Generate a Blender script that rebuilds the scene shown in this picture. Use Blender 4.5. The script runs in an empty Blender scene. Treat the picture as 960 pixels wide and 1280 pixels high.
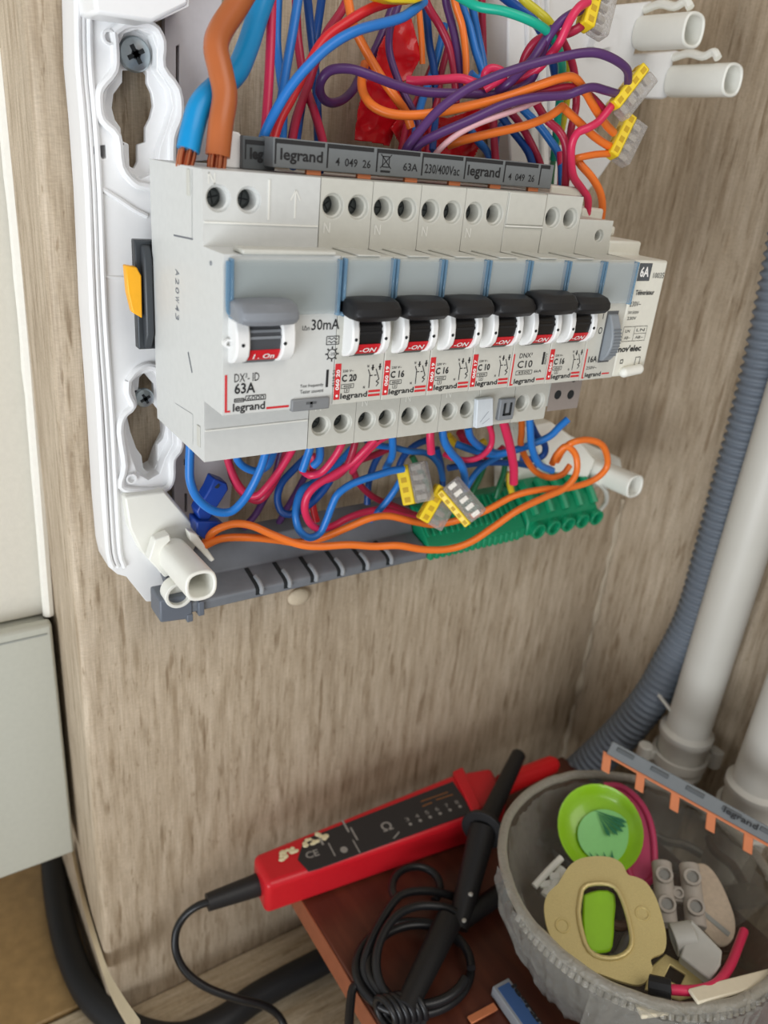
import bpy, bmesh, math, random
from mathutils import Vector, Matrix, noise, geometry
random.seed(7)
SC = bpy.context.scene
COL = SC.collection
MM = 0.001
V = Vector
# ------------------------------------------------------------------ camera (solved from the photograph, mm)
CAM = V((-82.72, -263.88, 50.14))
YAW, PIT, ROL, FPX = 0.611232, 0.427579, 0.098064, 986.77
_f = V((math.sin(YAW)*math.cos(PIT), math.cos(YAW)*math.cos(PIT), -math.sin(PIT)))
_r0 = V((math.cos(YAW), -math.sin(YAW), 0)); _u0 = _r0.cross(_f)
_r = _r0*math.cos(ROL) + _u0*math.sin(ROL); _u = -_r0*math.sin(ROL) + _u0*math.cos(ROL)
cd = bpy.data.cameras.new('camera'); cam = bpy.data.objects.new('camera', cd); COL.objects.link(cam)
M3 = Matrix((_r, _u, -_f)).transposed()
cam.matrix_world = Matrix.Translation(CAM*MM) @ M3.to_4x4()
cd.sensor_fit = 'HORIZONTAL'; cd.sensor_width = 36; cd.lens = FPX*36/960
cd.clip_start = 0.01; cd.clip_end = 20
cd.dof.use_dof = True; cd.dof.focus_distance = 0.27; cd.dof.aperture_fstop = 16
SC.camera = cam
# ------------------------------------------------------------------ light and exposure
W = bpy.data.worlds.new('world'); SC.world = W; W.use_nodes = True
bgn = W.node_tree.nodes['Background']; bgn.inputs[0].default_value = (0.95, 0.95, 0.95, 1); bgn.inputs[1].default_value = 0.36
SC.view_settings.view_transform = 'Standard'; SC.view_settings.look = 'None'
SC.view_settings.exposure = 0.2; SC.view_settings.gamma = 1
def area(name, loc, target, size, sizey, power, color):
    l = bpy.data.lights.new(name, 'AREA'); l.shape = 'RECTANGLE'; l.size = size; l.size_y = sizey; l.energy = power; l.color = color
    o = bpy.data.objects.new(name, l); COL.objects.link(o)
    o.location = V(loc)*MM; d = (V(target)-V(loc)).normalized(); o.rotation_euler = d.to_track_quat('-Z', 'Y').to_euler()
area('window_light', (-1050, -800, -520), (40, 0, -130), .9, 1.0, 19, (0.90, 0.95, 1.0))
area('front_fill', (250, -1200, 1100), (100, 0, -100), 1.2, 1.0, 9.0, (1.0, 0.95, 0.88))  # added soft fill from above and in front, brightens the right chassis

# ------------------------------------------------------------------ pixel helpers (960x1280 frame -> mm)
def at(px, py, axis, val):
    d = _f + _r*((px-480)/FPX) - _u*((py-640)/FPX)
    t = (val - CAM[axis])/d[axis]
    return CAM + d*t
def aty(px, py, Y): return at(px, py, 1, Y)
def atz(px, py, Z): return at(px, py, 2, Z)
def atx(px, py, X): return at(px, py, 0, X)
def atp(px, py, P0, N):
    d = _f + _r*((px-480)/FPX) - _u*((py-640)/FPX)
    return CAM + d*((P0-CAM).dot(N)/d.dot(N))

# ------------------------------------------------------------------ materials
def lin(c):
    return tuple((x/255/12.92 if x/255 <= 0.04045 else ((x/255+0.055)/1.055)**2.4) for x in c)
MATS = {}
def mat(name, rgb, rough=0.5, metal=0.0, trans=0.0, ior=1.45, var=0.06, vs=400, bump=0.0, bs=900, alpha=1.0, coat=0.0, sss=0.0, emit=None):
    if name in MATS: return MATS[name]
    m = bpy.data.materials.new(name); m.use_nodes = True; nt = m.node_tree; b = nt.nodes['Principled BSDF']
    c = lin(rgb)
    tc = nt.nodes.new('ShaderNodeTexCoord'); n = nt.nodes.new('ShaderNodeTexNoise'); n.inputs['Scale'].default_value = vs; n.inputs['Detail'].default_value = 4
    nt.links.new(tc.outputs['Object'], n.inputs['Vector'])
    mx = nt.nodes.new('ShaderNodeMix'); mx.data_type = 'RGBA'
    mx.inputs[6].default_value = (*[x*(1-var) for x in c], 1); mx.inputs[7].default_value = (*[min(1, x*(1+var)) for x in c], 1)
    nt.links.new(n.outputs['Fac'], mx.inputs[0]); nt.links.new(mx.outputs[2], b.inputs['Base Color'])
    b.inputs['Roughness'].default_value = rough; b.inputs['Metallic'].default_value = metal
    b.inputs['Transmission Weight'].default_value = trans; b.inputs['IOR'].default_value = ior
    b.inputs['Alpha'].default_value = alpha; b.inputs['Coat Weight'].default_value = coat
    if sss: b.inputs['Subsurface Weight'].default_value = sss; b.inputs['Subsurface Scale'].default_value = 0.002
    if bump:
        n2 = nt.nodes.new('ShaderNodeTexNoise'); n2.inputs['Scale'].default_value = bs; n2.inputs['Detail'].default_value = 6
        nt.links.new(tc.outputs['Object'], n2.inputs['Vector'])
        bp = nt.nodes.new('ShaderNodeBump'); bp.inputs['Strength'].default_value = bump; bp.inputs['Distance'].default_value = 0.0004
        nt.links.new(n2.outputs['Fac'], bp.inputs['Height']); nt.links.new(bp.outputs['Normal'], b.inputs['Normal'])
    MATS[name] = m; return m
def film(name, rgb, clear=0.75, rough=0.08, bump=0.0, bs=150, edge=.55, core=None):
    if name in MATS: return MATS[name]
    m = bpy.data.materials.new(name); m.use_nodes = True; nt = m.node_tree; nt.nodes.clear()
    out = nt.nodes.new('ShaderNodeOutputMaterial'); tr = nt.nodes.new('ShaderNodeBsdfTransparent'); pr = nt.nodes.new('ShaderNodeBsdfPrincipled')
    tr.inputs[0].default_value = (*[0.5+0.5*x for x in lin(rgb)], 1)
    pr.inputs['Base Color'].default_value = (*lin(core or rgb), 1); pr.inputs['Roughness'].default_value = rough; pr.inputs['Specular IOR Level'].default_value = 0.8
    fr = nt.nodes.new('ShaderNodeLayerWeight'); fr.inputs[0].default_value = 0.35
    mp = nt.nodes.new('ShaderNodeMapRange'); mp.inputs[3].default_value = 1-clear; mp.inputs[4].default_value = min(1, 1-clear+edge)
    mx = nt.nodes.new('ShaderNodeMixShader')
    nt.links.new(fr.outputs['Facing'], mp.inputs[0]); nt.links.new(mp.outputs[0], mx.inputs[0])
    nt.links.new(tr.outputs[0], mx.inputs[1]); nt.links.new(pr.outputs[0], mx.inputs[2]); nt.links.new(mx.outputs[0], out.inputs[0])
    if bump:
        tc = nt.nodes.new('ShaderNodeTexCoord'); n2 = nt.nodes.new('ShaderNodeTexNoise'); n2.inputs['Scale'].default_value = bs; n2.inputs['Detail'].default_value = 5; n2.inputs['Distortion'].default_value = 1.5
        nt.links.new(tc.outputs['Object'], n2.inputs['Vector'])
        bp = nt.nodes.new('ShaderNodeBump'); bp.inputs['Strength'].default_value = bump; bp.inputs['Distance'].default_value = 0.002
        nt.links.new(n2.outputs['Fac'], bp.inputs['Height']); nt.links.new(bp.outputs['Normal'], pr.inputs['Normal']); nt.links.new(bp.outputs['Normal'], fr.inputs['Normal'])
    MATS[name] = m; return m
def wood_vinyl(name, base, dark, light, flat=False):
    m = bpy.data.materials.new(name); m.use_nodes = True; nt = m.node_tree; b = nt.nodes['Principled BSDF']
    tc = nt.nodes.new('ShaderNodeTexCoord'); L = nt.links
    def mapped(s):
        mp = nt.nodes.new('ShaderNodeMapping'); mp.inputs['Scale'].default_value = s; L.new(tc.outputs['Object'], mp.inputs[0]); return mp.outputs[0]
    def noi(s, sc, det=5, rough=0.6):
        n = nt.nodes.new('ShaderNodeTexNoise'); n.inputs['Scale'].default_value = sc; n.inputs['Detail'].default_value = det; n.inputs['Roughness'].default_value = rough
        L.new(mapped(s), n.inputs['Vector']); return n.outputs['Fac']
    def ramp(f, stops):
        r = nt.nodes.new('ShaderNodeValToRGB'); e = r.color_ramp.elements
        e[0].position, e[0].color = stops[0][0], (*stops[0][1], 1); e[1].position, e[1].color = stops[-1][0], (*stops[-1][1], 1)
        for p, c in stops[1:-1]:
            k = e.new(p); k.color = (*c, 1)
        L.new(f, r.inputs[0]); return r.outputs[0]
    def mul(a, c, fac=1.0, mode='MULTIPLY'):
        x = nt.nodes.new('ShaderNodeMix'); x.data_type = 'RGBA'; x.blend_type = mode; x.inputs[0].default_value = fac
        L.new(a, x.inputs[6]); L.new(c, x.inputs[7]); return x.outputs[2]
    vert = (1, 1, .10) if not flat else (.10, 1, 1)
    c1 = ramp(noi(vert, 230), [(0.30, lin(dark)), (0.5, lin(base)), (0.72, lin(light))])
    blot = ramp(noi((1, 1, .5), 14, 3), [(0.3, (.86, .84, .82)), (0.7, (1.10, 1.10, 1.10))])
    fleck = ramp(noi((1, 1, .12) if not flat else (.12, 1, 1), 260, 3, .5), [(0.30, (.50, .43, .34)), (0.40, (1, 1, 1))])
    fleck2 = ramp(noi((1, 1, .16) if not flat else (.16, 1, 1), 620, 3, .6), [(0.29, (.62, .56, .48)), (0.38, (1, 1, 1))])
    knot = ramp(noi((1, 1, .3), 70, 2, .5), [(0.24, (.62, .53, .42)), (0.33, (1, 1, 1))])
    fine = ramp(noi((1, 1, .04) if not flat else (.04, 1, 1), 1500, 2), [(0.3, (.84, .82, .79)), (0.7, (1.10, 1.10, 1.10))])
    weave = ramp(noi((.25, .25, 1), 1900, 2), [(0.3, (.90, .90, .90)), (0.7, (1.07, 1.07, 1.07))])
    c = mul(mul(mul(mul(mul(mul(c1, blot), fleck, .75), fleck2, .8), knot, .5), fine), weave)
    L.new(c, b.inputs['Base Color']); b.inputs['Roughness'].default_value = 0.62
    bp = nt.nodes.new('ShaderNodeBump'); bp.inputs['Strength'].default_value = 0.35; bp.inputs['Distance'].default_value = 0.0004
    L.new(fine, bp.inputs['Height']); L.new(bp.outputs['Normal'], b.inputs['Normal'])
    return m
WOODW = wood_vinyl('wood_vinyl', (186, 170, 148), (160, 142, 118), (204, 189, 168))
BEIGE = wood_vinyl('beige_floor_vinyl', (196, 180, 152), (172, 152, 122), (214, 200, 176), True)
OFFW = mat('off_white_paint', (216, 212, 200), .6, bump=.2)
DEV = mat('device_plastic', (200, 199, 190), .42, bump=.08, bs=3000)
DEV2 = mat('novelty_plastic', (226, 224, 212), .42, bump=.08, bs=3000)
WHT = mat('white_chassis_plastic', (240, 240, 240), .32, var=.02)
WHT2 = mat('cream_white_plastic', (238, 237, 228), .4, var=.02)
CHEEK = mat('white_cheek_plastic', (236, 236, 234), .35, var=.02)
BLK = mat('black_plastic', (26, 26, 28), .45, bump=.25, bs=2500)
DRUM = mat('black_glossy_plastic', (20, 20, 22), .25)
DKG = mat('dark_grey_plastic', (92, 96, 102), .5, bump=.15, bs=1200)
MDG = mat('mid_grey_plastic', (135, 139, 144), .45)
LBL = mat('window_label_grey', (194, 198, 194), .5, var=.03)
REDB = mat('red_indicator', (205, 34, 44), .4)
INK = mat('black_ink', (38, 38, 40), .6); INKR = mat('red_ink', (206, 44, 50), .6); INKW = mat('white_ink', (240, 238, 235), .6)
EMB = mat('embossed_plastic', (232, 231, 224), .4)
STEEL = mat('zinc_steel', (176, 186, 190), .35, 1.0, var=.12, vs=900)
SLOT = mat('dark_recess', (30, 34, 36), .7)
COP = mat('copper', (214, 132, 96), .3, 1.0)
COPP = mat('orange_copper_tooth', (222, 136, 92), .4, .35)
YEL = mat('yellow_clip_plastic', (247, 176, 30), .4)
YELC = mat('yellow_connector_plastic', (236, 205, 40), .35)
BLUEC = film('blue_tinted_clear_plastic', (128, 168, 196), .62, .1)
PANE = film('clear_window_pane', (225, 230, 232), .93, .12)
CLR = film('clear_connector_plastic', (226, 222, 218), .8, .06, bump=.8, bs=500)
GREEN = mat('green_terminal_plastic', (18, 140, 96), .35)
BARG = mat('grey_bar_plastic', (112, 116, 122), .5, bump=.3, bs=500, var=.15, vs=150)
TREDM = mat('red_tester_plastic', (206, 28, 40), .33, bump=.1)
TIPR = mat('bright_red_tip', (226, 30, 36), .35)
TLAB = mat('tester_label_black', (44, 42, 44), .5)
REDP = mat('red_plastic_sheet', (214, 22, 34), .2, trans=.12, var=.1)
GREYBOX = mat('grey_metal_box', (188, 189, 178), .5, bump=.1)
PVC = mat('white_pvc', (208, 205, 196), .4, var=.04, vs=60)
COND = mat('grey_corrugated', (112, 120, 130), .5)
WIRES = dict(blue=(36, 118, 200), dkblue=(22, 76, 150), cyan=(8, 142, 204), brown=(178, 98, 52), pink=(214, 46, 88), crimson=(170, 34, 66), red=(214, 34, 44),
             purple=(84, 48, 104), orange=(240, 122, 44), teal=(20, 170, 140), ygreen=(206, 196, 50), green=(30, 110, 70), yellow=(226, 190, 40), palepink=(220, 170, 176), black=(24, 24, 26))
def wm(k): return mat('insulation_'+k, WIRES[k], .34, var=.08, vs=120)

# ------------------------------------------------------------------ mesh builder (mm)
TXT = {}
def textgeo(s, bold=0.0):
    k = (s, bold)
    if k in TXT: return TXT[k]
    cu = bpy.data.curves.new('txt', 'FONT'); cu.body = s; cu.resolution_u = 2; cu.offset = bold
    o = bpy.data.objects.new('txt', cu); me = bpy.data.meshes.new_from_object(o)
    vs = [(v.co.x, v.co.y) for v in me.vertices]; fs = [tuple(p.vertices) for p in me.polygons]
    bpy.data.objects.remove(o); bpy.data.meshes.remove(me); bpy.data.curves.remove(cu)
    if vs:
        x0 = min(v[0] for v in vs); x1 = max(v[0] for v in vs); y0 = min(v[1] for v in vs); y1 = max(v[1] for v in vs)
        vs = [((x-x0)/(x1-x0+1e-9), (y-y0)/(y1-y0+1e-9)) for x, y in vs]
    TXT[k] = (vs, fs); return TXT[k]
def frame(d):
    d = V(d).normalized(); a = V((0, 0, 1)) if abs(d.z) < .9 else V((1, 0, 0))
    s = d.cross(a).normalized(); return s, s.cross(d).normalized(), d
def smooth_path(pts, n=6):
    P = [V(p) for p in pts]
    if len(P) < 3: return P
    Q = [P[0]*2-P[1]]+P+[P[-1]*2-P[-2]]; out = []
    for i in range(1, len(Q)-2):
        a, b, c, d = Q[i-1:i+3]
        for k in range(n):
            t = k/n
            out.append(.5*((2*b)+(c-a)*t+(2*a-5*b+4*c-d)*t*t+(3*b-a-3*c+d)*t**3))
    out.append(P[-1]); return out
class MB:
    def __init__(s): s.v = []; s.f = []
    def add(s, vs, fs):
        n = len(s.v); s.v += [V(v) for v in vs]; s.f += [tuple(i+n for i in f) for f in fs]; return s
    def box(s, x0, x1, y0, y1, z0, z1):
        return s.add([(x, y, z) for x in (x0, x1) for y in (y0, y1) for z in (z0, z1)], [(0, 1, 3, 2), (4, 6, 7, 5), (0, 4, 5, 1), (2, 3, 7, 6), (0, 2, 6, 4), (1, 5, 7, 3)])
    def obox(s, c, ax, ay, az):
        c, ax, ay, az = V(c), V(ax), V(ay), V(az)
        return s.add([c+ax*i+ay*j+az*k for i in (-.5, .5) for j in (-.5, .5) for k in (-.5, .5)], [(0, 1, 3, 2), (4, 6, 7, 5), (0, 4, 5, 1), (2, 3, 7, 6), (0, 2, 6, 4), (1, 5, 7, 3)])
    def prism(s, outer, ext, holes=()):
        """outer: list of 3D points in a plane; ext: vector; holes: lists"""
        loops = [[V(p) for p in outer]]+[[V(p) for p in h] for h in holes]; ext = V(ext)
        flat = [p for l in loops for p in l]; n = len(flat)
        if holes: tris = geometry.tessellate_polygon(loops)
        else: tris = [tuple(range(n))]
        fs = [tuple(t) for t in tris]+[tuple(i+n for i in reversed(t)) for t in tris]
        k = 0
        for l in loops:
            m = len(l)
            for i in range(m):
                a, b = k+i, k+(i+1) % m; fs.append((a, b, b+n, a+n))
            k += m
        return s.add(flat+[p+ext for p in flat], fs)
    def tube(s, pts, r, n=10, sm=6, closed=False, cap=True):
        P = smooth_path(pts, sm) if sm else [V(p) for p in pts]
        rr = r if callable(r) else (lambda t: r)
        rings = []; up = None
        for i, p in enumerate(P):
            a = P[max(i-1, 0)]; b = P[min(i+1, len(P)-1)]
            if closed: a = P[i-1]; b = P[(i+1) % len(P)]
            d = (b-a).normalized()
            if up is None: up = frame(d)[0]
            up = (up-d*up.dot(d)).normalized(); w = d.cross(up); R = rr(i/max(1, len(P)-1))
            rings.append([p+(up*math.cos(2*math.pi*k/n)+w*math.sin(2*math.pi*k/n))*R for k in range(n)])
        m = len(rings); vs = [v for g in rings for v in g]; fs = []
        for i in range(m if closed else m-1):
            for k in range(n):
                a = i*n+k; b = i*n+(k+1) % n; c = ((i+1) % m)*n+(k+1) % n; d = ((i+1) % m)*n+k; fs.append((a, b, c, d))
        if cap and not closed: fs += [tuple(range(n)), tuple(range((m-1)*n, m*n))]
        return s.add(vs, fs)
    def cyl(s, p0, p1, r0, r1=None, n=20): 
        r1 = r0 if r1 is None else r1; return s.tube([p0, p1], lambda t: r0+(r1-r0)*t, n, 0)
    def pipe(s, p0, p1, ro, ri, n=24, deep=None, sq=0.0):
        """open tube with a bore at p1"""
        p0, p1 = V(p0), V(p1); a, b, d = frame(p1-p0); L = (p1-p0).length; deep = deep or L*.8
        def R(k, r):
            t = 2*math.pi*k/n; q = (abs(math.cos(t))**4+abs(math.sin(t))**4)**(-.25); return r*(1-sq+sq*q)
        rings = [(0, ro), (L, ro), (L, ri), (L-deep, ri)]
        vs = [p0+d*z+(a*math.cos(2*math.pi*k/n)+b*math.sin(2*math.pi*k/n))*R(k, r) for z, r in rings for k in range(n)]
        fs = [(i*n+k, i*n+(k+1) % n, (i+1)*n+(k+1) % n, (i+1)*n+k) for i in range(3) for k in range(n)]+[tuple(range(n)), tuple(range(3*n, 4*n))]
        return s.add(vs, fs)
    def lathe(s, prof, org, axis, n=40, wob=None):
        a, b, d = frame(axis); org = V(org); m = len(prof)
        vs = [org+d*z+(a*math.cos(2*math.pi*k/n)+b*math.sin(2*math.pi*k/n))*(r*(wob(k/n, i) if wob else 1)) for i, (r, z) in enumerate(prof) for k in range(n)]
        return s.add(vs, [(i*n+k, i*n+(k+1) % n, (i+1)*n+(k+1) % n, (i+1)*n+k) for i in range(m-1) for k in range(n)])
    def sphere(s, c, rx, ry=None, rz=None, n=16, A=None):
        ry = ry or rx; rz = rz or rx; c = V(c); A = A or Matrix.Identity(3); vs = []; m = n//2+1
        for i in range(m):
            t = math.pi*(i+.02)/(m-1+.04)
            for k in range(n): vs.append(c+A@V((rx*math.sin(t)*math.cos(2*math.pi*k/n), ry*math.sin(t)*math.sin(2*math.pi*k/n), rz*math.cos(t))))
        return s.add(vs, [(i*n+k, i*n+(k+1) % n, (i+1)*n+(k+1) % n, (i+1)*n+k) for i in range(m-1) for k in range(n)]+[tuple(range(n)), tuple(range((m-1)*n, m*n))])
    def text(s, t, o, right, up, bold=0.0):
        vs, fs = textgeo(t, bold); o = V(o); right = V(right); up = V(up)
        return s.add([o+right*x+up*y for x, y in vs], fs)
    def line(s, a, b, w, nrm):
        a, b = V(a), V(b); d = (b-a).normalized(); q = d.cross(V(nrm)).normalized()*w/2
        return s.add([a-q, a+q, b+q, b-q], [(0, 1, 2, 3)])
    def rectline(s, x0, x1, z0, z1, y, w):
        N = (0, 1, 0)
        for a, b in (((x0, y, z0), (x1, y, z0)), ((x1, y, z0), (x1, y, z1)), ((x1, y, z1), (x0, y, z1)), ((x0, y, z1), (x0, y, z0))): s.line(a, b, w, N)
        return s
    def mesh(s, name, mats, org=V((0, 0, 0)), ang=35):
        me = bpy.data.meshes.new(name); me.from_pydata([tuple((v-org)*MM) for v in s.v], [], s.f)
        bm = bmesh.new(); bm.from_mesh(me); bmesh.ops.recalc_face_normals(bm, faces=bm.faces); bm.to_mesh(me); bm.free()
        for p in me.polygons: p.use_smooth = True
        me.set_sharp_from_angle(angle=math.radians(ang))
        me.materials.append(mats); return me
ORG = {}
def thing(name, label, cat, org, group=None):
    o = bpy.data.objects.new(name, None); COL.objects.link(o); o.empty_display_size = .01
    o.location = V(org)*MM; ORG[o.name] = V(org); o['label'] = label; o['category'] = cat
    if group: o['group'] = group
    return o
CACHE = {}
def part(parent, name, mb, m, bevel=0, local=False, key=None, label=None, segs=2, ang=35):
    """parts of a thing; world coordinates unless local"""
    root = ORG.get(parent.name, V((0, 0, 0)))
    if key and key in CACHE: me = CACHE[key]
    else:
        me = (mb() if callable(mb) else mb).mesh(name, m, V((0, 0, 0)) if local else root, ang)
        if key: CACHE[key] = me
    o = bpy.data.objects.new(name, me); COL.objects.link(o); o.parent = parent; ORG[o.name] = root
    if bevel:
        b = o.modifiers.new('bevel', 'BEVEL'); b.width = bevel*MM; b.segments = segs; b.limit_method = 'ANGLE'; b.angle_limit = math.radians(40); b.harden_normals = False
    if label: o['label'] = label
    return o
def single(name, label, cat, mb, m, bevel=0, group=None, ang=35, segs=2):
    c = sum(mb.v, V((0, 0, 0)))/len(mb.v); c.z = min(v.z for v in mb.v)
    me = mb.mesh(name, m, c, ang); o = bpy.data.objects.new(name, me); COL.objects.link(o); o.location = c*MM; ORG[o.name] = c
    o['label'] = label; o['category'] = cat
    if group: o['group'] = group
    if bevel:
        b = o.modifiers.new('bevel', 'BEVEL'); b.width = bevel*MM; b.segments = segs; b.limit_method = 'ANGLE'; b.angle_limit = math.radians(40)
    return o
def struct(name, mb, m, bevel=0):
    me = mb.mesh(name, m); o = bpy.data.objects.new(name, me); COL.objects.link(o); o['kind'] = 'structure'; ORG[o.name] = V((0, 0, 0))
    if bevel:
        b = o.modifiers.new('bevel', 'BEVEL'); b.width = bevel*MM; b.segments = 4; b.limit_method = 'ANGLE'
    return o
# ================================================================== SETTING
YW, XR, ZF, XL = 30.0, 306.0, -392.0, -26.0
struct('wall_back', MB().box(XL, XR+60, YW, YW+150, ZF-20, 420), WOODW, 3.5)
struct('wall_right', MB().box(XR, XR+60, -420, YW+10, ZF-20, 420), WOODW)
struct('wall_left', MB().box(-260, XL+20, 180, 200, ZF-20, 420), OFFW)
struct('floor', MB().box(-420, 520, -560, 260, ZF-30, ZF-4), mat('screed_grey', (120, 110, 95), .8))
BRT = mat('brown_glazed_tile', (168, 138, 94), .3, var=.35, vs=120, bump=.4, bs=220)
fl = bpy.data.objects['floor']
ORG['floor'] = V((0, 0, 0))
for (x0, x1, y0, y1, m) in ((-300, XL-1.5, 44, 178, BRT), (-300, -30.5, -140, 42, BEIGE), (-28.5, 160, -140, YW-.5, BEIGE), (162, XR-1, -140, YW-.5, BEIGE), (-300, -30.5, -330, -142, BEIGE), (-28.5, 160, -330, -142, BEIGE), (162, XR-1, -330, -142, BEIGE)):
    part(fl, 'floor_tile', MB().box(x0, x1, y0, y1, ZF-4.5, ZF), m, 1.2)
# caulk bead in the right inner corner, and the torn edge strip at the pillar's foot
b = MB(); pts = []
for i in range(30):
    z = -135-i*8.8; pts.append((XR-1.2+noise.noise(V((i*.9, 3, 1)))*1.6, YW-1.0+noise.noise(V((i*.8, 9, 4)))*1.2, z))
b.tube(pts, lambda t: 1.6+2.6*noise.noise(V((t*17, 1, 7))), 8, 2)
struct('trim_1', b, mat('smeared_caulk', (188, 174, 152), .6, var=.15, vs=80))
P = [(88, 1066), (96, 1105), (106, 1148), (118, 1190), (132, 1232), (150, 1266), (172, 1300)]
b = MB(); c3 = smooth_path([atx(x, y, XL-3.5) for x, y in P], 5); vs = []
for p in c3: vs += [p+V((1.5, -3, -5)), p+V((0, -3, 5)), p+V((2.6, 4, 6)), p+V((3.0, 4, -5))]
b.add(vs, [(i*4+k, i*4+(k+1) % 4, i*4+4+(k+1) % 4, i*4+4+k) for i in range(len(c3)-1) for k in range(4)])
struct('trim_2', b, mat('bare_vinyl_edge', (205, 190, 160), .6, var=.1, vs=90))
b = MB(); P = [(-2, 60), (17, 250), (31, 400), (47, 590), (61, 768)]
b.tube([at(x, y, 1, 78) for x, y in P], lambda t: 2.6+.6*noise.noise(V((t*30, 2, 2))), 8, 6)
struct('trim_3', b, mat('white_caulk', (235, 232, 222), .6))
# ---- cabinets in the recess on the left
q1 = aty(63, 766, 82); q2 = aty(0, 781, 82)
t = thing('wall_cabinet', 'off-white painted panel cabinet in the recess left of the pillar, above the grey box', 'cabinet', (q1.x-60, 130, q1.z))
part(t, 'front_panel', MB().box(q1.x-220, q1.x, 82, 90, q1.z, 420), OFFW, .8)
part(t, 'carcass', MB().box(q1.x-220, q1.x-3, 90.2, 179, q1.z+3, 420), OFFW)
x1 = aty(80, 930, 70).x; z1 = aty(66, 779, 70).z; z0 = aty(92, 1066, 70).z
t = thing('metal_box', 'grey metal enclosure box at the left edge, above the brown tile', 'box', (x1-60, 120, z0))
part(t, 'cover', MB().box(x1-240, x1, 70, 76, z0, z1), GREYBOX, 1.5)
part(t, 'body', MB().box(x1-236, x1-1, 76.2, 179, z0+2, z1-3), GREYBOX, 1)
part(t, 'seam', MB().box(x1-236, x1-2.5, 69.6, 70.1, z1-5.4, z1-4.6), mat('grey_box_seam', (150, 153, 148), .5))

# ================================================================== ENCLOSURE BASE (white chassis)
YC = 14.0
def pl(pts, Y): return [aty(x, y, Y) for x, y in pts]
ch = thing('enclosure_base', 'white plastic back chassis of the open electrical panel, screwed to the wood-look wall', 'enclosure', (8, YW, -120))
KEY1 = [(153, 103), (153, 88), (184, 88), (184, 104), (190, 117), (192, 133), (188, 148), (182, 160), (182, 178), (172, 181), (172, 203), (168, 211), (162, 208), (161, 180), (152, 176), (151, 160), (144, 150), (140, 135), (142, 118)]
KEY2 = [(174, 472), (180, 466), (192, 480), (192, 505), (204, 520), (207, 535), (204, 548), (197, 556), (197, 578), (192, 588), (184, 590), (179, 585), (177, 570), (170, 560), (163, 540), (159, 522), (163, 512), (171, 508)]
NOTCH = [(116, 184), (132, 181), (133, 198), (128, 199), (125, 194), (116, 193)]
def circ(cx, cy, r, n=14): return [(cx+r*math.cos(2*math.pi*k/n), cy+r*math.sin(2*math.pi*k/n)) for k in range(n)]
OUT = [(92, -14), (94, 80), (100, 150), (106, 240), (112, 390), (121, 520), (127, 630), (132, 690), (136, 709), (147, 718), (158, 721), (183, 752), (200, 752), (214, 712), (240, 700), (249, 674), (249, 664), (207, 613), (216, 599), (216, 574), (227, 558), (224, 520), (222, 235), (219, 173), (224, 147), (223, 117), (203, 83), (203, 50), (190, 30), (237, 8), (237, -14)]
rim1 = [(142, 40), (160, 30), (190, 32), (203, 52), (203, 84), (222, 112), (225, 145), (216, 172), (214, 215), (205, 235), (180, 233), (167, 228), (152, 208), (147, 170), (128, 150), (124, 128), (126, 110), (143, 88), (144, 60)]
rim2 = [(160, 476), (172, 462), (192, 458), (212, 480), (222, 520), (226, 557), (216, 574), (215, 598), (205, 612), (172, 613), (151, 608), (156, 582), (150, 540), (154, 520), (166, 508), (160, 492)]
def shrink(p, cx, cy, k): return [(cx+(x-cx)*k, cy+(y-cy)*k) for x, y in p]
REC1 = [(148, 58), (155, 42), (172, 36), (190, 44), (196, 62), (196, 88), (212, 112), (216, 135), (208, 162), (200, 185), (196, 215), (176, 224), (162, 214), (154, 190), (150, 166), (136, 152), (131, 132), (134, 112), (148, 96)]
REC2 = [(166, 476), (176, 468), (192, 464), (206, 484), (214, 520), (216, 555), (206, 574), (200, 592), (186, 600), (172, 592), (164, 570), (158, 542), (158, 522), (172, 506)]
part(ch, 'left_upright', MB().prism(pl(OUT, YC), (0, YW-1-YC, 0), [pl(REC1, YC), pl(REC2, YC), pl(NOTCH, YC), pl(circ(135, 47, 6.5), YC)]), WHT, .5)
part(ch, 'keyhole_plate', MB().prism(pl(shrink(REC1, 172, 130, 1.08), 19.5), (0, 2.5, 0), [pl(KEY1, 19.5)]), WHT, .4)
part(ch, 'keyhole_plate', MB().prism(pl(shrink(REC2, 186, 530, 1.08), 19.5), (0, 2.5, 0), [pl(KEY2, 19.5)]), WHT, .4)
b = MB()
edge = [(95, -14), (97, 80), (103, 150), (109, 240), (115, 390), (124, 520), (130, 630), (134, 690), (140, 709)]
for dx, r, yy in ((1.5, 1.0, YC-.6), (8, .8, YC-.2), (16, .9, YC-.6)):
    b.tube([aty(x+dx, y, yy) for x, y in edge], r, 8, 3)
part(ch, 'edge_rib', b, WHT)
def ring(pts, Y, r, n=8): 
    b = MB(); b.tube([aty(x, y, Y) for x, y in pts], r, n, 3, closed=False); return b
part(ch, 'keyhole_rim', ring(rim1+[rim1[0]], YC-.8, 1.3), WHT); part(ch, 'keyhole_rim', ring(rim2+[rim2[0]], YC-.8, 1.3), WHT)
b = MB()
for cx, cy, rr in ((135, 47, 9.5), (163, 597, 7.5)):
    p = aty(cx, cy, YC); sc = (aty(cx+rr, cy, YC)-p).length; part(ch, 'screw_boss', MB().pipe(p, p+V((0, -1.8, 0)), sc*.9, sc*.62, 18, 1.6), WHT)
part(ch, 'top_block', MB().prism(pl([(112, -40), (236, -40), (236, 6), (190, 28), (120, 17)], -4), (0, 18, 0)), WHT, 1)
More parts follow.
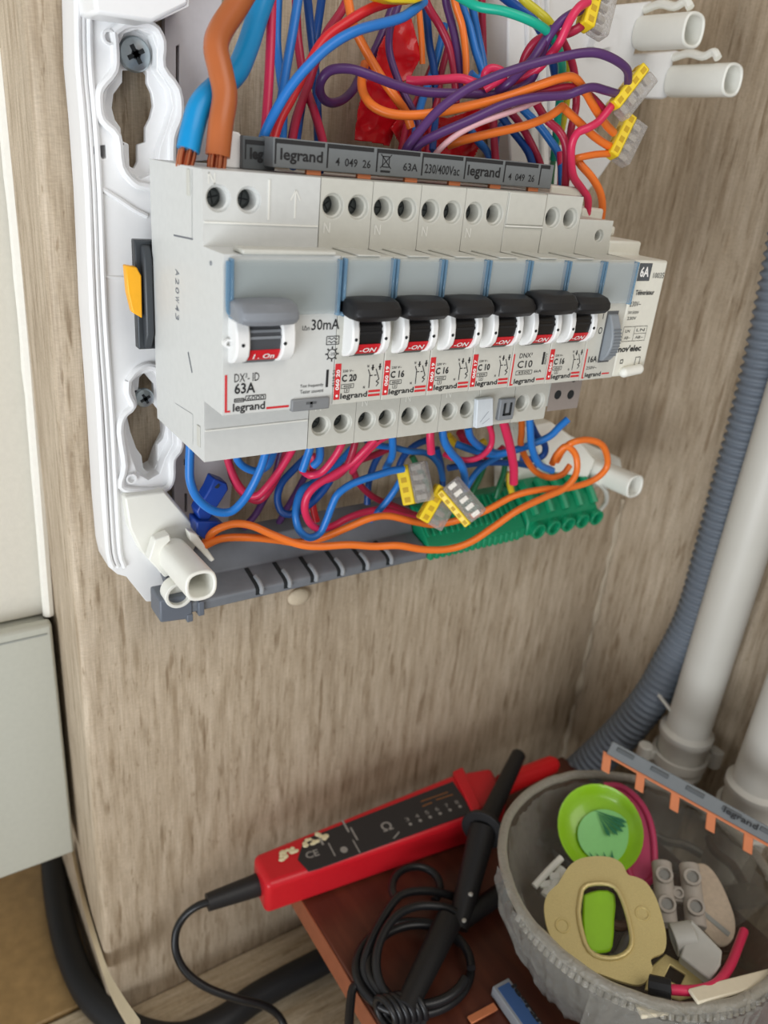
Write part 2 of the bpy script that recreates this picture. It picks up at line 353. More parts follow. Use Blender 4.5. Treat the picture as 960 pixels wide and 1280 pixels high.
part(ch, 'bottom_block', MB().prism(pl([(156, 622), (206, 614), (249, 664), (249, 676), (236, 700), (200, 712), (176, 690), (162, 660)], 9), (0, 6, 0)), WHT2, .8)
b = MB(); b.tube([aty(x, y, YC) for x, y in ((127, 236), (150, 250), (168, 262), (184, 270))], .9, 8, 3); b.tube([aty(x, y, YC) for x, y in ((132, 346), (156, 347))], .5, 8, 0)
part(ch, 'moulding_rib', b, WHT)
LGC = mat('light_grey_chassis', (205, 202, 205), .45)
b = MB().prism(pl([(206, -14), (278, -14), (273, 200), (206, 205)], 26), (0, 3, 0), [pl([(220, 58), (224, 56), (224, 108), (220, 108)], 26)])
part(ch, 'inner_side_plate', b, LGC, .3)
b = MB().prism(pl([(215, 540), (296, 545), (282, 690), (220, 690)], 26), (0, 3, 0), [pl([(230, 574), (233, 574), (233, 582), (230, 582)], 26), pl([(231, 617), (234, 617), (234, 640), (231, 640)], 26)])
part(ch, 'inner_side_plate', b, LGC, .3)
def peg(parent, b0, b1, Yb, r, ri, sq=.5):
    p0 = aty(*b0, Yb); p1 = atx(*b1, p0.x); p1 = V((p0.x, min(p1.y, Yb-10), p0.z+(p1.z-p0.z)*.0)) if False else V((p0.x, p1.y, p1.z))
    return MB().pipe(p0, V((p0.x, p1.y, (p0.z+p1.z)/2)), r, ri, 28, None, sq), p0, p1
b, p0, p1 = peg(ch, (214, 690), (252, 726), 6, 6.0, 4.6); part(ch, 'cover_peg', b, WHT2, .5)
b = MB(); b.prism(pl([(235, 664), (246, 668), (269, 700), (264, 703), (238, 676)], 0), (0, 4, 0)); b.prism(pl([(194, 675), (212, 668), (214, 676), (205, 684), (206, 694), (222, 716), (206, 722), (186, 700)], 2), (0, 5, 0))
part(ch, 'cover_clip', b, WHT2, .5)
# right upright with its brackets and pegs
RB = [(700, -14), (768, -14), (768, 6), (800, 3), (817, 1), (806, 14), (804, 30), (793, 68), (820, 66), (847, 63), (855, 66), (843, 71), (835, 122), (829, 124), (790, 122), (760, 128), (742, 160), (772, 190), (750, 222), (735, 240), (640, 240), (634, 120), (636, -14)]
part(ch, 'right_upright', MB().prism(pl(RB, YC), (0, YW-1-YC, 0)), WHT, .8)
b = MB()
for dx in (10, 24, 36): b.tube([aty(648+dx+6*k/4, -10+k*56, YC-.5) for k in range(5)], 1.1, 8, 2)
b.prism(pl([(754, 20), (775, 24), (772, 56), (748, 62), (742, 58)], YC-4), (0, 5, 0))
part(ch, 'moulding_rib', b, WHT)
b, p0, _ = peg(ch, (803, 42), (868, 38), YC, 6.6, 5.2); part(ch, 'cover_peg', b, WHT2, .6)
b.v = []; b, p0, _ = peg(ch, (842, 102), (917, 99), YC, 6.6, 5.2); part(ch, 'cover_peg', b, WHT2, .6)
for (bx, by) in ((806, 12), (842, 72)):
    p = aty(bx, by, YC); b = MB().tube([p, p+V((0, -8, 1.5)), p+V((0, -16, 0)), p+V((0, -21, 1.5)), p+V((0, -24, -1))], 1.7, 8, 4); part(ch, 'cover_clip', b, WHT2)
RL = [(640, 520), (671, 524), (706, 541), (741, 558), (776, 573), (778, 586), (760, 600), (741, 612), (720, 622), (640, 622)]
part(ch, 'lower_right_bracket', MB().prism(pl(RL, YC), (0, YW-1-YC, 0)), WHT2, .8)
b, p0, _ = peg(ch, (735, 583), (795, 606), YC, 6.2, 4.8); part(ch, 'cover_peg', b, WHT2, .6)
part(ch, 'lower_right_block', MB().prism(pl([(655, 535), (690, 528), (730, 556), (745, 575), (735, 598), (690, 590)], 4), (0, 11, 0)), WHT2, 1)
b = MB().prism(pl([(345, 180), (420, 190), (420, 236), (345, 232)], 20), (0, 5, 0))
# screws fixing the chassis
def screw(px, py, r, lab, Y):
    c = aty(px, py, Y); t = thing('screw', lab, 'screw', c)
    part(t, 'screw_head', MB().lathe([(0.01, -1.7), (r*.55, -1.6), (r*.9, -1.1), (r, -.3), (r, .6), (0.01, .6)], c, (0, 1, 0), 28), STEEL)
    b = MB(); a = math.radians(28)
    for k in range(2):
        d = V((math.cos(a+k*math.pi/2), 0, math.sin(a+k*math.pi/2))); e = V((-d.z, 0, d.x))
        b.obox(c+V((0, -1.5, 0)), d*r*1.1, e*r*.26, (0, .9, 0))
    for k in range(2):
        d = V((math.cos(a+.785+k*math.pi/2), 0, math.sin(a+.785+k*math.pi/2))); b.obox(c+V((0, -1.5, 0)), d*r*.55, V((-d.z, 0, d.x))*r*.2, (0, .9, 0))
    part(t, 'cross_recess', b, SLOT)
    part(t, 'shank', MB().cyl(c+V((0, .6, 0)), c+V((0, YW-Y+4, 0)), r*.45), STEEL)
screw(168, 68, 5.1, 'zinc cross-head screw in the top keyhole of the white chassis', 18.5)
screw(180, 497, 3.6, 'dull cross-head screw in the lower keyhole, half behind the breaker side', 18.5)
# DIN rail
t = thing('din_rail', 'dark mounting rail end sticking out left of the breaker row', 'rail', (-4, 0, 0))
part(t, 'rail', MB().box(-5, 196, -1.5, 2.5, -17.5, 17.5), mat('rail_metal', (70, 74, 78), .4, .6), .4)
b = MB().prism([(-3.2, 3, 17), (-3.2, -3, 16), (-3.2, -4.5, 12), (-3.2, -4.5, -12), (-3.2, -2, -17), (-3.2, 6, -18), (-3.2, 6, 17)], (2.8, 0, 0))
part(t, 'rail_end_stop', b, mat('charcoal_plastic', (62, 66, 70), .4), .6)
part(t, 'rail_bracket', MB().box(30, 36, 2.5, YW-.2, -15, 15).box(150, 156, 2.5, YW-.2, -15, 15), DKG)
b = MB().prism([aty(x, y, -4) for x, y in ((157, 332), (171, 334), (177, 345), (178, 398), (166, 391), (160, 366))], (0, 3.5, 0))
part(t, 'latch', b, YEL, .4, label='amber yellow release latch')

# ================================================================== MODULAR DEVICES
YB, YS, YN, ZT, ZN = -3.0, -47.5, -61.8, 41.5, 22.0
def hole_plate(b, x0, x1, z0, z1, y, holes, depth=7.0, n=20):
    hs = sorted(holes); xs = [x0]+[(hs[i][0]+hs[i+1][0])/2 for i in range(len(hs)-1)]+[x1]
    if not hs: b.add([(x0, y, z0), (x1, y, z0), (x1, y, z1), (x0, y, z1)], [(0, 1, 2, 3)]); return
    for i, (cx, cz, r) in enumerate(hs):
        a0, a1 = xs[i], xs[i+1]; ang = sorted(set([round(2*math.pi*k/n, 5) for k in range(n)]+[round(math.atan2(zz-cz, xx-cx) % (2*math.pi), 5) for xx in (a0, a1) for zz in (z0, z1)]))
        vs = []; m = len(ang)
        for t in ang:
            c, s_ = math.cos(t), math.sin(t); k = 1e9
            if c > 1e-9: k = min(k, (a1-cx)/c)
            if c < -1e-9: k = min(k, (a0-cx)/c)
            if s_ > 1e-9: k = min(k, (z1-cz)/s_)
            if s_ < -1e-9: k = min(k, (z0-cz)/s_)
            vs.append((cx+c*k, y, cz+s_*k))
        for (rr, dy) in ((r, 0), (r*.93, 1.2), (r*.78, 1.25), (r*.78, depth)):
            for t in ang: vs.append((cx+rr*math.cos(t), y+dy, cz+rr*math.sin(t)))
        fs = [(g*m+j, g*m+(j+1) % m, (g+1)*m+(j+1) % m, (g+1)*m+j) for g in range(4) for j in range(m)]+[tuple(range(4*m, 5*m))]
        b.add(vs, fs)
def body(w, th, bh, zt=ZT, zb=-ZT, ztf=None, ynose=YN):
    """w wide housing, th/bh: top and bottom terminal holes (x,z,r)"""
    b = MB(); pr = [(YB, zb), (YS, zb), (YS, -ZN), (ynose, -ZN), (ynose, ZN), (YS, ZN), (YS, zt), (YB, zt)]
    n = len(pr)
    for x in (0, w): b.add([(x, y, z) for y, z in pr], [tuple(range(n))])
    for i in range(n):
        if i in (1, 5): continue
        (y0, z0), (y1, z1) = pr[i], pr[(i+1) % n]
        b.add([(0, y0, z0), (w, y0, z0), (w, y1, z1), (0, y1, z1)], [(0, 1, 2, 3)])
    hole_plate(b, 0, w, zb, -ZN, YS, bh); hole_plate(b, 0, w, ZN, zt, YS, th)
    v = {}; nv = []; mp = []
    for p in b.v:
        k = (round(p.x, 3), round(p.y, 3), round(p.z, 3))
        if k not in v: v[k] = len(nv); nv.append(p)
        mp.append(v[k])
    b.v = nv; b.f = [tuple(mp[i] for i in f) for f in b.f]; return b
def screws(parent, hs, m=None):
    for (x, z, r) in hs:
        def mk(r=r):
            b = MB().lathe([(0.01, 0), (r*.5, 0), (r*.62, .35), (r*.775, .5), (r*.775, 1.2)], (0, 0, 0), (0, 1, 0), 16); return b
        o = part(parent, 'terminal_screw', mk, mat('shaded_steel', (84, 88, 88), .5, .5), local=True, key=('tscr', r)); o.location = V((x, YS+5.4, z))*MM  # steel darkened to paint in the shade at the bottom of the hole
        def sl(r=r): return MB().box(-r*.55, r*.55, -.06, .3, -.22, .22).box(-.2, .2, -.07, .3, -r*.5, r*.5)
        s = part(o, 'screw_slot', sl, SLOT, local=True, key=('tslot', r)); s.rotation_euler = (0, random.uniform(0, 3), 0)
def handle(x0, x1, m_out, parent, mt, key):
    def mk():
        pr = [(YN+1, 10.6), (YN-4, 11.2), (YN-8, 10.4), (YN-10, 8.6), (YN-10.3, 6.6), (YN-8.6, 5.1), (YN-5, 5.0), (YN-2, 5.4), (YN+1, 5.6)]
        secs = [(x0, .72), (x0+.7, .9), (x0+2, 1.0), ((x0+x1)/2, 1.06), (x1-2, 1.0), (x1-.7, .88), (x1, .68)]
        b = MB(); cy, cz = YN-3, 8; n = len(pr); vs = []
        for x, s in secs: vs += [(x, cy+(y-cy)*s, cz+(z-cz)*s) for y, z in pr]
        fs = [(i*n+k, i*n+(k+1) % n, (i+1)*n+(k+1) % n, (i+1)*n+k) for i in range(len(secs)-1) for k in range(n)]+[tuple(range(n)), tuple(range((len(secs)-1)*n, len(secs)*n))]
        return b.add(vs, fs)
    return part(parent, 'handle', mk, mt, .35, True, key, ang=30)
def arcseg(cx0, cx1, cy, cz, r, a0, a1, n=14):
    """solid cylinder segment about x axis from angle a0 to a1 (0 = -y, 90 = +z)"""
    b = MB(); P = [(cy-r*math.cos(math.radians(a0+(a1-a0)*k/n)), cz+r*math.sin(math.radians(a0+(a1-a0)*k/n))) for k in range(n+1)]
    P.append((cy+1, cz)); return b.prism([(cx0, y, z) for y, z in P], (cx1-cx0, 0, 0))
def switch(parent, x0, x1, txt, hm, hx, key, gl='black', cw=2.6, big=False):
    """rotary drum, cheeks and handle between x0 and x1 (drum)"""
    cy, cz, r = YN+3.5, .2, 8.2
    part(parent, 'drum', lambda: arcseg(x0, x1, cy, cz, r, -78, 60), DRUM if gl == 'black' else mat('drum_grey', (74, 76, 80), .35), .15, True, key+('d',))
    b = lambda: [bb for bb in [MB()] if [bb.add(*(lambda q: (q.v, q.f))(arcseg(x0+.05, x1-.05, cy, cz, r+.28, a, a+5, 3))) for a in (2, 14, 26, 38)]][0]
    part(parent, 'drum_rib', b, BLK if gl == 'black' else MDG, 0, True, key+('dr',))
    part(parent, 'indicator', lambda: arcseg(x0, x1, cy, cz, r+.2, -46, -20, 6), REDB, 0, True, key+('i',), label='red ON band')
    o = V((x0+(x1-x0)*.18, 0, 0)); a = math.radians(-43); a2 = math.radians(-25)
    p = V((o.x, cy-(r+.45)*math.cos(a), cz+(r+.45)*math.sin(a))); q = V((o.x, cy-(r+.45)*math.cos(a2), cz+(r+.45)*math.sin(a2)))
    part(parent, 'on_lettering', lambda: MB().text(txt, p+(q-p)*.15, ((x1-x0)*.68, 0, 0), (q-p)*.72, .02), INKW, 0, True, key+('ot',))
    for i, (c0, c1) in enumerate(((x0-cw, x0-.1), (x1+.1, x1+cw))):
        def mk(c0=c0, c1=c1):
            b = MB(); P = [(YN+1, 6), (YN-4.6, 5.5), (YN-5.6, 2), (YN-5.8, -1.5), (YN-5.2, -4.0), (YN-3.4, -5.9), (YN-.6, -6.9), (YN+1, -6.9)]
            return b.prism([(c0, y, z) for y, z in P], (c1-c0, 0, 0))
        part(parent, 'cheek', mk, CHEEK, .5, True, key+('c', i), ang=30)
    def dots():
        b = MB()
        for xx in (x0-cw*.55, x1+.8): b.cyl((xx, YN-5.9, -.8), (xx, YN-5.0, -.8), .5, .5, 10)
        return b
    part(parent, 'pivot_hole', dots, SLOT, 0, True, key+('pv',))
    h_ = handle(hx[0], hx[1], None, parent, hm, key+('h',))
    if big: h_.scale = (1.1, 1, 1.14); h_.location = V((-1.3, -1.2, -.3))*MM
def window(parent, w, key, x0=.5, x1=None, z0=5.5, z1=21.0):
    x1 = x1 or w-.5
    part(parent, 'label_card', lambda: MB().box(x0+.3, x1-.3, YN-.35, YN+.2, z0+.3, z1-.3), LBL, 0, True, key+('lc',))
    for i_, (a, c) in enumerate(((x0-.3, x0+.4), (x1-.4, x1+.3))):
        part(parent, 'cover_rib', lambda a=a, c=c: MB().box(a, c, YN-2.2, YN-.1, z0-.2, z1+.6), BLUEC, .15, True, key+('wf', i_), label='blue-tinted clear rib of the label window')
    part(parent, 'cover_pane', lambda: MB().box(x0+.56, x1-.56, YN-1.9, YN-1.4, z0+.4, z1+.4), PANE, .1, True, key+('wp',))
def wtab(b, w):
    b.box(w*.28, w*.72, YN-.8, YS+1, ZN, ZN+.5); return b
def emb_N(b, x, z, s=3.0):
    y = YS-.12; b.line((x, y, z), (x, y, z+s), .35, (0, 1, 0)); b.line((x, y, z+s), (x+s*.62, y, z), .35, (0, 1, 0)); b.line((x+s*.62, y, z), (x+s*.62, y, z+s), .35, (0, 1, 0))
HT = [(4.3, 34.0, 3.55), (13.0, 34.0, 3.55)]; HBm = [(4.6, -34.0, 3.45), (12.9, -34.0, 3.45)]
G = 17.8; X1 = 35.6
def legr_print(t, code, amp, key, w=17.6):
    y = YN-.12; F = lambda a: a*w; N = (0, 1, 0)
    def red():
        b = MB(); b.box(F(.01), F(.125), y, YN+.1, -20.4, -9.2)
        b.box(F(.72), F(.965), y, YN+.1, -19.05, -18.35); b.box(F(.72), F(.965), y, YN+.1, -20.35, -19.65); return b
    part(t, 'red_mark', red, INKR, 0, True, ('rm',))
    def wh():
        b = MB(); b.text(code, (F(.105), y-.08, -17.4), (0, 0, 6.4), (-F(.075), 0, 0), .03); b.cyl((F(.068), y-.05, -19.2), (F(.068), y-.12, -19.2), .42, .42, 12); return b
    part(t, 'code_lettering', wh, INKW, 0, True, ('code', code))
    def blk():
        b = MB(); b.text('230 V~', (F(.16), y, -12.0), (F(.22), 0, 0), (0, 0, .75), .01); b.text(amp, (F(.15), y, -15.0), (F(.30), 0, 0), (0, 0, 2.3), .03)
        b.rectline(F(.15), F(.40), -17.0, -15.8, y, .16); b.text('4500', (F(.19), y, -16.7), (F(.17), 0, 0), (0, 0, .6), .01)
        b.rectline(F(.22), F(.31), -18.4, -17.0, y, .14); b.text('3', (F(.245), y, -18.1), (F(.035), 0, 0), (0, 0, .8))
        b.text('legrand', (F(.145), y, -20.9), (F(.55), 0, 0), (0, 0, 2.35), .02)
        # circuit symbol
        L = lambda p, q, w_=.28: b.line((F(p[0]), y, p[1]), (F(q[0]), y, q[1]), w_, N)
        L((.68, -11.6), (.72, -13.2)); L((.72, -13.2), (.72, -17.6)); L((.84, -11.6), (.92, -15.0)); L((.92, -15), (.86, -15.6)); L((.86, -15.6), (.92, -16.2)); L((.92, -16.2), (.87, -17.2)); L((.72, -13.6), (.78, -13.6)); L((.81, -13.6), (.86, -13.6))
        L((.77, -10.2), (.77, -12), .5); L((.92, -10.0), (.92, -12), .5); L((.74, -11.2), (.80, -11.2), .3); L((.89, -11.0), (.95, -11.0), .3)
        b.text('N', (F(.655), y, -11.0), (F(.035), 0, 0), (0, 0, .8), .02); b.text('N', (F(.60), y, -17.6), (F(.035), 0, 0), (0, 0, .8), .02); return b
    part(t, 'lettering', blk, INK, 0, True, ('blk', amp))
    
DEVS = [('C 20', '060 20', 'C20 circuit breaker right beside the wide 30mA device'), ('C 16', '060 19', 'C16 circuit breaker second of the narrow black-handled ones'),
        ('C 16', '060 19', 'C16 circuit breaker in the middle of the row, third black handle'), ('C 10', '060 17', 'C10 circuit breaker with red side bar, fourth black handle, above the clear tag')]
for i, (amp, code, lab) in enumerate(DEVS):
    t = thing('circuit_breaker', lab, 'circuit breaker', (X1+G*i+.1, 0, 0), 'modular circuit breakers on the rail')
    part(t, 'housing', lambda: wtab(body(17.6, HT, HBm), 17.6), DEV, .25, True, ('hb',))
    screws(t, HT+HBm)
    def em(z, x, s_):
        b = MB(); emb_N(b, x, z, s_); return b
    part(t, 'embossed_letter', lambda: em(26.4, 1.6, 3.0), EMB, 0, True, ('en1',)); part(t, 'embossed_letter', lambda: em(-28.6, 2.2, 3.0), EMB, 0, True, ('en2',))
    window(t, 17.6, ('w1',)); switch(t, 4.7, 12.9, '-ON', BLK, (.2, 16.6), ('s1',))
    legr_print(t, code, amp, None)
# fifth: C10 with blank top
t = thing('circuit_breaker', 'C10 circuit breaker with blank screwless top, fifth black handle', 'circuit breaker', (X1+G*4+.1, 0, 0), 'modular circuit breakers on the rail')
part(t, 'housing', wtab(body(17.6, [], []), 17.6), DEV, .25, True)
part(t, 'terminal_cap', MB().box(.3, 17.3, YS-.5, YS, 31.2, ZT-.2), DEV, .3, True)
part(t, 'embossed_line', MB().box(.3, 17.3, YS-.7, YS, 30.4, 30.9), EMB, .1, True)
part(t, 'grey_clamp', MB().box(9.6, 17.2, YS-1.6, YS+.5, -39.5, -31), MDG, .4, True, label='grey release clamp')
b = MB().box(11.4, 12.3, YS-1.9, YS-1.5, -37.6, -32.6); b.box(14.5, 15.4, YS-1.9, YS-1.5, -37.6, -32.6); b.box(11.4, 15.4, YS-1.9, YS-1.5, -37.6, -36.7)
part(t, 'clamp_mark', b, SLOT, .1, True)
window(t, 17.6, ('w1',)); switch(t, 4.7, 12.9, '-ON', BLK, (.2, 16.6), ('s1',), big=True)
def dnx():
    b = MB(); y = YN-.12; F = lambda a: a*17.6
    b.text('DNX³', (F(.18), y, -11.6), (F(.34), 0, 0), (0, 0, 1.7), .0); b.text('C10', (F(.16), y, -15.2), (F(.40), 0, 0), (0, 0, 2.6), .01)
    b.rectline(F(.15), F(.58), -17.6, -16.2, y, .16); b.text('4500', (F(.2), y, -17.3), (F(.32), 0, 0), (0, 0, .85)); b.text('6kA', (F(.64), y, -17.3), (F(.2), 0, 0), (0, 0, 1.0))
    b.text('legrand', (F(.13), y, -21.4), (F(.56), 0, 0), (0, 0, 2.4), .02); b.box(F(.82), F(.87), y, YN, -14.5, -10); b.text('406773', (F(.94), y, -14.6), (0, 0, 4), (-F(.055), 0, 0)); return b
part(t, 'lettering', dnx(), INK, 0, True)
part(t, 'red_mark', MB().box(.5, 1.0, YN-.12, YN, -20.8, -10).box(.5, 1.9, YN-.12, YN, -21.3, -20.8).box(13, 16.9, YN-.12, YN, -20.2, -19.6), INKR, 0, True)
# sixth
t = thing('circuit_breaker', 'C16 circuit breaker at the far end, last black handle before the grey lever', 'circuit breaker', (X1+G*5+.1, 0, 0), 'modular circuit breakers on the rail')
part(t, 'housing', lambda: wtab(body(17.6, HT, HBm), 17.6), DEV, .25, True, ('hb',)); screws(t, HT+HBm)
window(t, 17.6, ('w1',)); switch(t, 4.7, 12.9, '-ON', BLK, (.2, 16.6), ('s1',)); legr_print(t, '060 19', 'C 16', None)
# remote switch
t = thing('remote_switch', 'impulse relay with curved grey lever, after the last black handle', 'relay', (X1+G*6+.1, 0, 0))
ht = [(11.5, 28.5, 2.3)]
part(t, 'housing', body(17.6, ht, [], 34.0, -36.5), DEV, .25, True)
part(t, 'terminal_tier', MB().box(.4, 18.6, -30, -4, 34.1, 44), DEV2, .8, True)
hb2 = [(5, -32.0, 2.0), (12.3, -32.5, 2.0), (12.5, -25.6, 1.8)]
b = MB(); hole_plate(b, .2, 17.4, -38.5, -28.5, YS-.4, hb2[:2], 5); hole_plate(b, .2, 17.4, -28.5, -23.2, YS-.4, hb2[2:], 5)
part(t, 'terminal_block', b, mat('taupe_terminal', (150, 140, 134), .5), 0, True)
for (hx_, hz_, hr_) in hb2: part(t, 'bore_shade', MB().cyl((hx_, YS-.28, hz_), (hx_, YS-.1, hz_), hr_*.9), SLOT, 0, True)  # dark discs paint in the shade inside the terminal holes
part(t, 'entry_hole', MB().box(14.0, 17.4, -30.4, -29.9, 36.6, 41), SLOT, .3, True)
window(t, 17.6, ('w7',), .5, 17.1, 6.5, 21.0)
def lever():
    b = MB(); P = [(YN+1, 3), (YN-1, 2.6), (YN-3, -1), (YN-4.3, -5), (YN-4.5, -8.5), (YN-3.5, -12), (YN-1.4, -14.6), (YN+1, -15)]
    return b.prism([(8.6, y, z) for y, z in P], (4.8, 0, 0))
lv = part(t, 'lever', lever(), mat('lever_grey', (140, 146, 152), .4), .5, True)
b = MB()
for k in range(9):
    z = -2.5-k*1.2; yy = YN-4.35+abs(z+7)**2*.04; b.box(9.4, 13.2, yy-.35, yy+.3, z-.22, z+.22)
part(lv, 'lever_ridge', b, mat('lever_ridge_grey', (118, 124, 130), .5), 0, True)
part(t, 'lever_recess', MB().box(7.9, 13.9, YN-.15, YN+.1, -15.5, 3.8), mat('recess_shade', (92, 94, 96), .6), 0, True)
b = MB(); y = YN-.12
b.text('I', (5.9, y, 1.0), (.3, 0, 0), (0, 0, 2)); b.text('O', (5.0, y, -4.6), (2.0, 0, 0), (0, 0, 2.6))
b.text('16A', (2.6, y-.1, -15.2), (4.6, 0, 0), (0, 0, 2.4), .01); b.text('250V~', (2.4, y, -17.9), (5.6, 0, 0), (0, 0, 1.2)); b.text('legrand', (2.4, y, -21.4), (8.6, 0, 0), (0, 0, 2.3), .02); b.text('412410', (16.0, y, -14), (0, 0, 5), (-1.0, 0, 0))
part(t, 'lettering', b, INK, 0, True)
part(t, 'red_mark', MB().box(.9, 1.4, YN-.12, YN, -20.8, -10).box(.9, 2.0, YN-.12, YN, -21.2, -20.8).box(11.6, 15.6, YN-.12, YN, -20.3, -19.8), INKR, 0, True)
# timer at the end
t = thing('dimmer_module', 'cream white 6A remote dimmer module at the right end of the row', 'relay', (X1+G*7+.1, 0, 0))
part(t, 'housing', body(18.2, [], [], 27, -27), DEV2, .9, True)
part(t, 'terminal_shoulder', MB().box(.9, 13, -30, -4, 27.2, 37).box(13.2, 17.2, -34, -4, 27.2, 31), DEV2, 1.0, True)
part(t, 'terminal_opening', MB().box(1.5, 5.0, -30.4, -29.9, 28.4, 33), SLOT, .2, True)
yn = YN
part(t, 'rating_badge', MB().box(2.4, 9.2, yn-.15, yn, 14.6, 21.0), mat('badge_grey', (84, 88, 92), .5), 0, True)
b = MB(); b.text('6A', (3.2, yn-.25, 16.0), (5.0, 0, 0), (0, 0, 3.8), .03); part(t, 'badge_lettering', b, INKW, 0, True)
b = MB(); y = yn-.15
b.text('10035', (11.0, y, 15.6), (6.2, 0, 0), (0, 0, 2.0)); b.text('Télévariateur', (3.2, y, 9.4), (10.5, 0, 0), (0, 0, 1.9), .02); b.text('230V~', (1.4, y, 5.2), (6.2, 0, 0), (0, 0, 1.9))
b.text('5W-500W', (1.4, y, 2.4), (6, 0, 0), (0, 0, 1.1)); b.text('230V', (1.6, y, .2), (5, 0, 0), (0, 0, 1.2)); b.rectline(.9, 7.2, -8, -2.4, y, .14); b.rectline(7.2, 14.2, -8, -2.4, y, .14); b.line((7.2, y, -5.2), (14.2, y, -5.2), .14, (0, 1, 0))
for (u0, w0, zz) in ((2.2, 2.4, -4.6), (2.2, 3.4, -7.2), (8.4, 4.6, -4.4), (8.4, 4.6, -7.2)): b.text('AB~' if zz < -5 else 'LN', (u0, y, zz), (w0, 0, 0), (0, 0, 1.1))
b.text("nov'elec", (.4, y, -12.2), (13, 0, 0), (0, 0, 2.6), .03); b.rectline(3.0, 4.4, -16.6, -15.2, y, .3); b.rectline(11.6, 14.2, -19.5, -14.6, y, .25)
part(t, 'lettering', b, INK, 0, True)
b = MB().tube([(5.2, yn-1.2, -20.0), (13.4, yn-1.2, -19.2)], 2.0, 14, 0); b.sphere((5.2, yn-1.2, -20), 2.0); b.sphere((13.4, yn-1.2, -19.2), 2.0)
part(t, 'push_button', b, WHT2, 0, True)
# residual current device
t = thing('residual_current_breaker', 'wide 63A 30mA residual current breaker with grey handle at the left end', 'circuit breaker', (0, 0, 0))
HD = [(4.4, 34.4, 3.6), (13.3, 34.4, 3.6)]
part(t, 'housing', body(35.4, HD, []), mat('light_device_plastic', (208, 209, 206), .4, bump=.08, bs=3000), .3, True); screws(t, HD)
b = MB(); emb_N(b, 1.6, 38.0, 2.8); b.box(19.0, 19.5, YS-.25, YS, 29.5, 40.0); b.box(.3, 35.2, YS-.35, YS, 28.0, 28.5); b.box(.3, 35.0, YS-.35, YS, -31.6, -31.1)
b.box(27.3, 27.7, YS-.2, YS, 30.2, 37.2); b.line((26, YS-.2, 35), (27.5, YS-.2, 37.8), .4, (0, 1, 0)); b.line((29, YS-.2, 35), (27.5, YS-.2, 37.8), .4, (0, 1, 0))
part(t, 'embossed_mark', b, EMB, 0, True)
b = MB().box(5, 33.5, YN-.9, YN+6, ZN+.05, ZN+1.5); part(t, 'label_ledge', b, DEV, .5, True)
b = MB()
window(t, 35.4, ('wd',), 1.8, 34.6, 5.8, 20.6)
b = MB().tube([(1.0, YN-1.2, 20.5), (1.0, YN-1.2, 9), (1.6, YN-1.4, 7), (3.5, YN-1.4, 6.0)], .75, 8, 3); part(t, 'cover_hinge', b, BLUEC, 0, True)
switch(t, 5.8, 15.2, 'I . On', mat('handle_grey', (132, 136, 142), .45, bump=.15, bs=2500), (1.2, 18.8), ('sd',), 'grey', 4.2)
b = MB().pipe((1.1, YN+.5, -1.2), (1.1, YN-1.6, -1.2), 1.3, .7, 14, 1.2); part(t, 'seal_eyelet', b, CHEEK, 0, True)
y = YN-.12
def zx(px, py): 
    p = aty(px, py, YN-.12); return p.x, p.z
def ptx(b, s, x0, y0, x1, y1, h, bold=0.0, Y=YN-.12):
    a = aty(x0, y0, Y); c = aty(x1, y1, Y); d = aty(x0, y0-h, Y); b.text(s, (a.x, Y, a.z), (c.x-a.x, 0, 0), (0, 0, d.z-a.z), bold)
b = MB(); ptx(b, 'DX³- ID', 293, 478, 324, 475, 10.5, .0); ptx(b, '63A', 293, 493, 319, 490, 13.5, .02); ptx(b, 'legrand', 291, 518, 331, 514, 13, .02)
ptx(b, '30mA', 389, 413, 424, 412, 13.5, .01); ptx(b, 'IΔn', 378, 413, 387, 413, 6)
x_, z_ = zx(307, 501); X_, Z_ = zx(332, 493); b.rectline(x_, X_, z_, Z_, y, .22); ptx(b, '6000', 309, 501, 330, 499, 5.5)
x_, z_ = zx(293, 503); X_, Z_ = zx(305, 498); b.rectline(x_, X_, z_, Z_, y, .25); b.line((x_+.2, y, (z_+Z_)/2), (X_+.4, y, (z_+Z_)/2), .25, (0, 1, 0))
x_, z_ = zx(408, 431); X_, Z_ = zx(424, 420); b.rectline(x_, X_, z_, Z_, y, .22)
for dz in (.75, 1.7):
    pts = [(x_+.5+k*(X_-x_-1)/8, y, z_+dz+.3*math.sin(k*math.pi/2)) for k in range(9)]
    for k in range(8): b.line(pts[k], pts[k+1], .22, (0, 1, 0))
cx, cz = zx(415, 442.5)
for k in range(8):
    a = k*math.pi/4; a2 = a+math.pi/4; b.line((cx+1.5*math.cos(a), y, cz+1.5*math.sin(a)), (cx+1.5*math.cos(a2), y, cz+1.5*math.sin(a2)), .28, (0, 1, 0)); b.line((cx+1.4*math.cos(a), y, cz+1.4*math.sin(a)), (cx+2.3*math.cos(a), y, cz+2.3*math.sin(a)), .4, (0, 1, 0))
b.text('-25', (cx-.85, y, cz-.4), (1.7, 0, 0), (0, 0, .8))
p = zx(407, 484); q = zx(413, 462); b.box(p[0], q[0]-.5, y, YN, p[1], q[1]); 
b.text('4116 51', (zx(418, 484)[0], y, zx(418, 484)[1]), (0, 0, 5.2), (-.9, 0, 0)); ptx(b, 'Test frequently', 375, 486, 404, 484, 5); ptx(b, 'Tester souvent', 375, 492.5, 404, 491, 4.6)
part(t, 'lettering', b, INK)
b = MB(); p = zx(281, 514); q = zx(284, 469); b.box(p[0], q[0], y, YN, p[1], q[1]); b.box(p[0], p[0]+1.6, y, YN, p[1]-.5, p[1]); p = zx(333, 511.5); q = zx(361, 508); b.box(p[0], q[0], y, YN, p[1], p[1]+.6)
part(t, 'red_mark', b, INKR)
